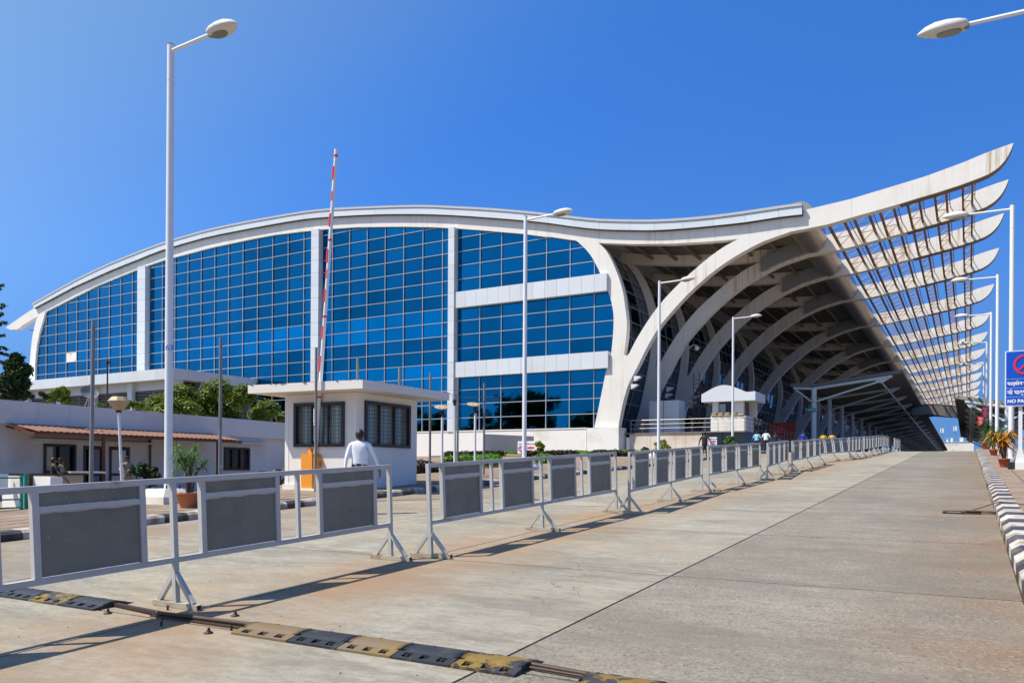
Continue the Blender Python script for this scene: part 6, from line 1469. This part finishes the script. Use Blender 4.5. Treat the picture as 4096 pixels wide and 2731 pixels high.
# ================================================================== PEOPLE
def person(label, loc, face, h=1.75, shirt='shirtw', pants='trousers', long_sleeve=False, walk=.25, arms=((.10, .06), (.10, .06)), fingers=False, cap=None, hold=None, group='people around the terminal', hairlen=.0, badge=False):
    """one continuous skinned body; face = heading angle; arms = (side swing, forward swing) for left and right, elbow bent a little"""
    s = h/1.75; V = []; E = []; Rr = []
    def a(p, r, par=None):
        V.append(Vector(p)*s); Rr.append((r[0]*s, r[1]*s) if isinstance(r, tuple) else (r*s, r*s)); i = len(V)-1
        if par is not None: E.append((par, i))
        return i
    pel = a((0, 0, .95), (.15, .11)); bel = a((0, 0, 1.10), (.165, .118), pel); che = a((0, .0, 1.28), (.196, .128), bel); sho = a((0, -.01, 1.43), (.11, .085), che)
    nk = a((0, 0, 1.50), .052, sho); hd = a((0, .015, 1.585), (.072, .085), nk); tp = a((0, .01, 1.68), (.066, .075), hd)
    seg = {}
    for sd, (out, fwd) in zip((-1, 1), arms):
        sh = a((sd*.19, 0, 1.40), .062, sho); el = a((sd*(.225+out*.8), fwd*.55-.03, 1.14+max(0, fwd-.6)*.18), .042, sh)
        wr = a((sd*(.225+out*1.45), fwd*1.3+.03, .90+max(0, fwd-.3)*.42), .028, el); ha = a((sd*(.225+out*1.5), fwd*1.42+.04, .83+max(0, fwd-.3)*.46), (.022, .036), wr)
        if fingers:
            for k in range(4):
                f1 = a((sd*(.225+out*1.5), fwd*1.42+.015+k*.02, .775-.004*(k in (1, 2))), .0095, ha); a((sd*(.22+out*1.5), fwd*1.42+.02+k*.018, .735-.008*(k in (1, 2))), .008, f1)
            th = a((sd*(.215+out*1.5), fwd*1.42+.085, .81), .011, wr); a((sd*(.21+out*1.5), fwd*1.42+.09, .775), .009, th)
        else: a((sd*(.225+out*1.5), fwd*1.42+.05, .76+max(0, fwd-.3)*.5), (.016, .03), ha)
    for sd in (-1, 1):
        st_ = walk*sd; hp = a((sd*.095, 0, .88), .092, pel); kn = a((sd*.10, st_*.45+.02, .49), .062, hp); an = a((sd*.10, st_-.02-(.05 if st_ < 0 else 0), .09+(.03 if st_ < 0 else 0)), .042, kn)
        a((sd*.11, st_+.12-(.05 if st_ < 0 else 0), .04), (.045, .03), an)
    me = bpy.data.meshes.new('body'); me.from_pydata(V, E, []); ob = bpy.data.objects.new('tmpbody', me); S.collection.objects.link(ob)
    md = ob.modifiers.new('k', 'SKIN'); me.skin_vertices[0].data[0].use_root = True
    for i, r in enumerate(Rr): me.skin_vertices[0].data[i].radius = r
    sb = ob.modifiers.new('s', 'SUBSURF'); sb.levels = 2; sb.render_levels = 2
    dg = bpy.context.evaluated_depsgraph_get(); m2 = bpy.data.meshes.new_from_object(ob.evaluated_get(dg)); bpy.data.objects.remove(ob)
    t = thing('person', label, 'person', loc, group); t.rotation_euler = (0, 0, face)
    for mk in ('skin', shirt, pants, 'shoe'): m2.materials.append(M[mk])
    sl_z = 0 if long_sleeve else 1.20*s
    for p in m2.polygons:
        c = p.center; z = c.z/s; x = abs(c.x)/s; p.use_smooth = True
        if z < .075: k = 3
        elif z < 1.0 and x < .19 and not (x > .18 and z > .8): k = 2
        elif z > 1.475: k = 0
        elif x > .20 and z < (0.925 if long_sleeve else 1.22): k = 0
        elif z > 1.22 or x > .19 or z >= 1.0: k = 1
        else: k = 2
        p.material_index = k
    m2.name = 'body'; o = bpy.data.objects.new('body', m2); S.collection.objects.link(o); o.parent = t
    c = Vector((0, -.002, 1.585))*s; mb = MB(); n = 18; vs = []
    for j in range(8):
        ph_ = math.pi*j/9.5; 
        for i in range(n):
            th = 2*math.pi*i/n; fr_ = math.sin(th)
            cut = 1.0 if fr_ < .35 else .62
            ph2 = ph_*cut; vs.append(c+Vector((.088*math.sin(ph2)*math.cos(th), .102*math.sin(ph2)*math.sin(th)-.006, (.03+.112*math.cos(ph2))))*s)
    mb.add(vs, [(j*n+i, j*n+(i+1) % n, (j+1)*n+(i+1) % n, (j+1)*n+i) for j in range(7) for i in range(n)], 0, True); mb.add(vs[:n], [tuple(range(n))])
    me = bpy.data.meshes.new('hair'); me.from_pydata([tuple(v) for v in mb.v], [], mb.f); me.materials.append(M['hair']); [setattr(p, 'use_smooth', True) for p in me.polygons]
    hr = link_mesh('hair', me, t)
    def sub(name, mb, mk):
        m_ = bpy.data.meshes.new(name); m_.from_pydata([tuple(v) for v in mb.v], [], mb.f); m_.materials.append(M[mk]); return link_mesh(name, m_, t)
    mb = MB()
    for sd in (-1, 1): mb.lathe([(.004, -.03), (.014, -.02), (.018, 0), (.014, .022), (.004, .03)], Vector((sd*.078, .005, 1.60))*s, 8)
    sub('ears', mb, 'skin')
    mb = MB(); mb.lathe([(.004, -.022), (.014, -.012), (.008, .02)], Vector((0, .098, 1.585))*s, 8); sub('nose', mb, 'skin')
    mb = MB()
    for sd in (-1, 1): mb.lathe([(.002, -.006), (.01, 0), (.002, .006)], Vector((sd*.032, .088, 1.615))*s, 8)
    mb.obox(Vector((0, .092, 1.545))*s, (.04*s, .008, .006)); sub('eyes_and_mouth', mb, 'hair')
    mb = MB(); mb.lathe([(.165, 0), (.17, .02), (.165, .035)], Vector((0, 0, .995))*s, 16, 0, True, 1, .74); sub('belt', mb, 'black')
    mb = MB(); mb.lathe([(.062, 0), (.056, .028), (.050, .03)], Vector((0, 0, 1.468))*s, 14); sub('collar', mb, shirt)
    if cap: mb = MB(); mb.lathe([(.09, 0), (.098, .02), (.085, .045), (.02, .055)], Vector((0, 0, 1.68))*s, 14); sub('beret', mb, cap)
    if badge: mb = MB(); mb.box(.03*s, .09*s, .118*s, .124*s, 1.12*s, 1.22*s); sub('badge', mb, 'white')
    return t
WX, WY = -11.75, 13.75
person('man in a white shirt and dark trousers walking past the guard cabin, seen from behind', (WX, WY, gz(WY)), R(28), 1.93, 'shirtw', long_sleeve=True, walk=.22, arms=((.03, -.12), (.10, .10)), fingers=True)
p = gnd(2818, 1843); person('man in black polo shirt with red trim walking by the stained wall, seen from behind', (p.x, p.y, p.z), R(5), 1.83, 'shirtbk', walk=.24, arms=((.10, .08), (.18, -.10)))
p = gnd(3027, 1815); person('man in a light blue shirt seen from behind beside the granite wall', (p.x, p.y, gz(p.y)), R(0), 1.85, 'shirtlb', walk=.15)
p = gnd(3064, 1815); person('man in a white short-sleeved shirt with a strap walking beside the light blue one', (p.x, p.y, gz(p.y)), R(-4), 1.92, 'shirtw', walk=.15)
p = gnd(3101, 1814); person('woman in dark clothes with white sleeves right of the white-shirted man', (p.x, p.y, gz(p.y)), R(0), 1.72, 'shirtbk', walk=.1)
for x, y, sh, lab, hh in ((3211, 1727, 'shirtdb', 'porter in royal blue shirt seen from behind near the canopy column', 1.75), (3294, 1731, 'shirty', 'man in a yellow shirt seen from behind, left of the pair', 1.75), (3328, 1730, 'shirty', 'man in a yellow shirt standing in front of the third column', 1.75), (3285, 1737, 'shirtbk', 'dark-clothed man half hidden behind the left yellow shirt', 1.65)):
    Yp = 69. if 'royal' not in lab else 66.; d = ray(x, y); 
    tz_ = (gz(Yp)+hh-CAM_H)/d.z; P = C0+d*tz_
    if not 40 < P.y < 110: P = onY(x, y, 70)
    person(lab, (P.x, P.y, gz(P.y)), 0, hh, sh)
XO = -28.3
def office_man(px_, head_y, lab, face, **k):
    P = onX(px_*1.7415, head_y*1.7415, XO); person(lab, (XO, P.y, P.z-1.72*1.03), face, 1.72*1.03, group='men at the office door', **k)
office_man(124, 1048, 'man in a black shirt talking at the office window, back turned', R(-20), shirt='shirtbk', walk=.05, arms=((.1, .1), (.12, .25)))
office_man(140, 1050, 'policeman in khaki with a white badge facing the black-shirted man', R(150), shirt='khaki', pants='khaki', walk=.05, cap='hair', badge=True)
office_man(293, 1046, 'policeman in khaki with dark beret pointing left in front of the office door', R(-100), shirt='khaki', pants='khaki', walk=.06, cap='hair', arms=((.06, .05), (.35, .9)), badge=True)

# ---- motorcycle beside the cabin
mo = thing('motorcycle', 'dark motorcycle with a red tail light parked beside the guard cabin', 'motorcycle', (-22.2, 21.2, .80))
zc = .80; cy = 21.2
for y in (cy-.62, cy+.62):
    mb = MB(); n = 22; vs = []
    for i in range(n):
        a_ = 2*math.pi*i/n
        for r_, xx in ((.23, -.05), (.30, -.05), (.30, .05), (.23, .05)): vs.append((-22.2+xx, y+r_*math.cos(a_), zc+.30+r_*math.sin(a_)))
    mb.add(vs, [(4*i+j, 4*i+(j+1) % 4, 4*((i+1) % n)+(j+1) % 4, 4*((i+1) % n)+j) for i in range(n) for j in range(4)]); wh = mb.build('wheel', 'rubberb', mo)
    mb = MB(); [mb.beam((-22.2, y-.23*math.cos(b_), zc+.3-.23*math.sin(b_)), (-22.2, y+.23*math.cos(b_), zc+.3+.23*math.sin(b_)), .03, .03) for b_ in (0, 1.05, 2.1)]; mb.build('rim', 'steel', wh)
mb = MB(); mb.obox((-22.2, cy, zc+.42), (.24, .5, .3)); mb.beam((-22.2, cy+.25, zc+.45), (-22.2, cy+.55, zc+.95), .06, .06); mb.beam((-22.2, cy-.6, zc+.32), (-22.2, cy, zc+.5), .06, .06); mb.build('engine_frame', 'rustbar', mo)
mb = MB(); mb.lathe([(.05, -.1), (.15, -.05), (.16, .05), (.06, .13)], (-22.2, cy+.18, zc+.75), 12, 0, True, 1, 1.7); mb.build('fuel_tank', 'black', mo)
mb = MB(); mb.obox((-22.2, cy-.3, zc+.72), (.24, .7, .10), Quaternion((1, 0, 0), R(-6))); mb.build('seat', 'black', mo)
mb = MB(); mb.tube((-22.55, cy+.48, zc+1.02), (-21.85, cy+.48, zc+1.02), .015, None, 6); mb.lathe([(.02, -.02), (.06, 0), (.02, .03)], (-21.88, cy+.46, zc+1.16), 8); mb.build('handlebar', 'black', mo)
mb = MB(); mb.obox((-22.2, cy-.72, zc+.62), (.16, .08, .1)); mb.build('tail_light', 'red', mo)
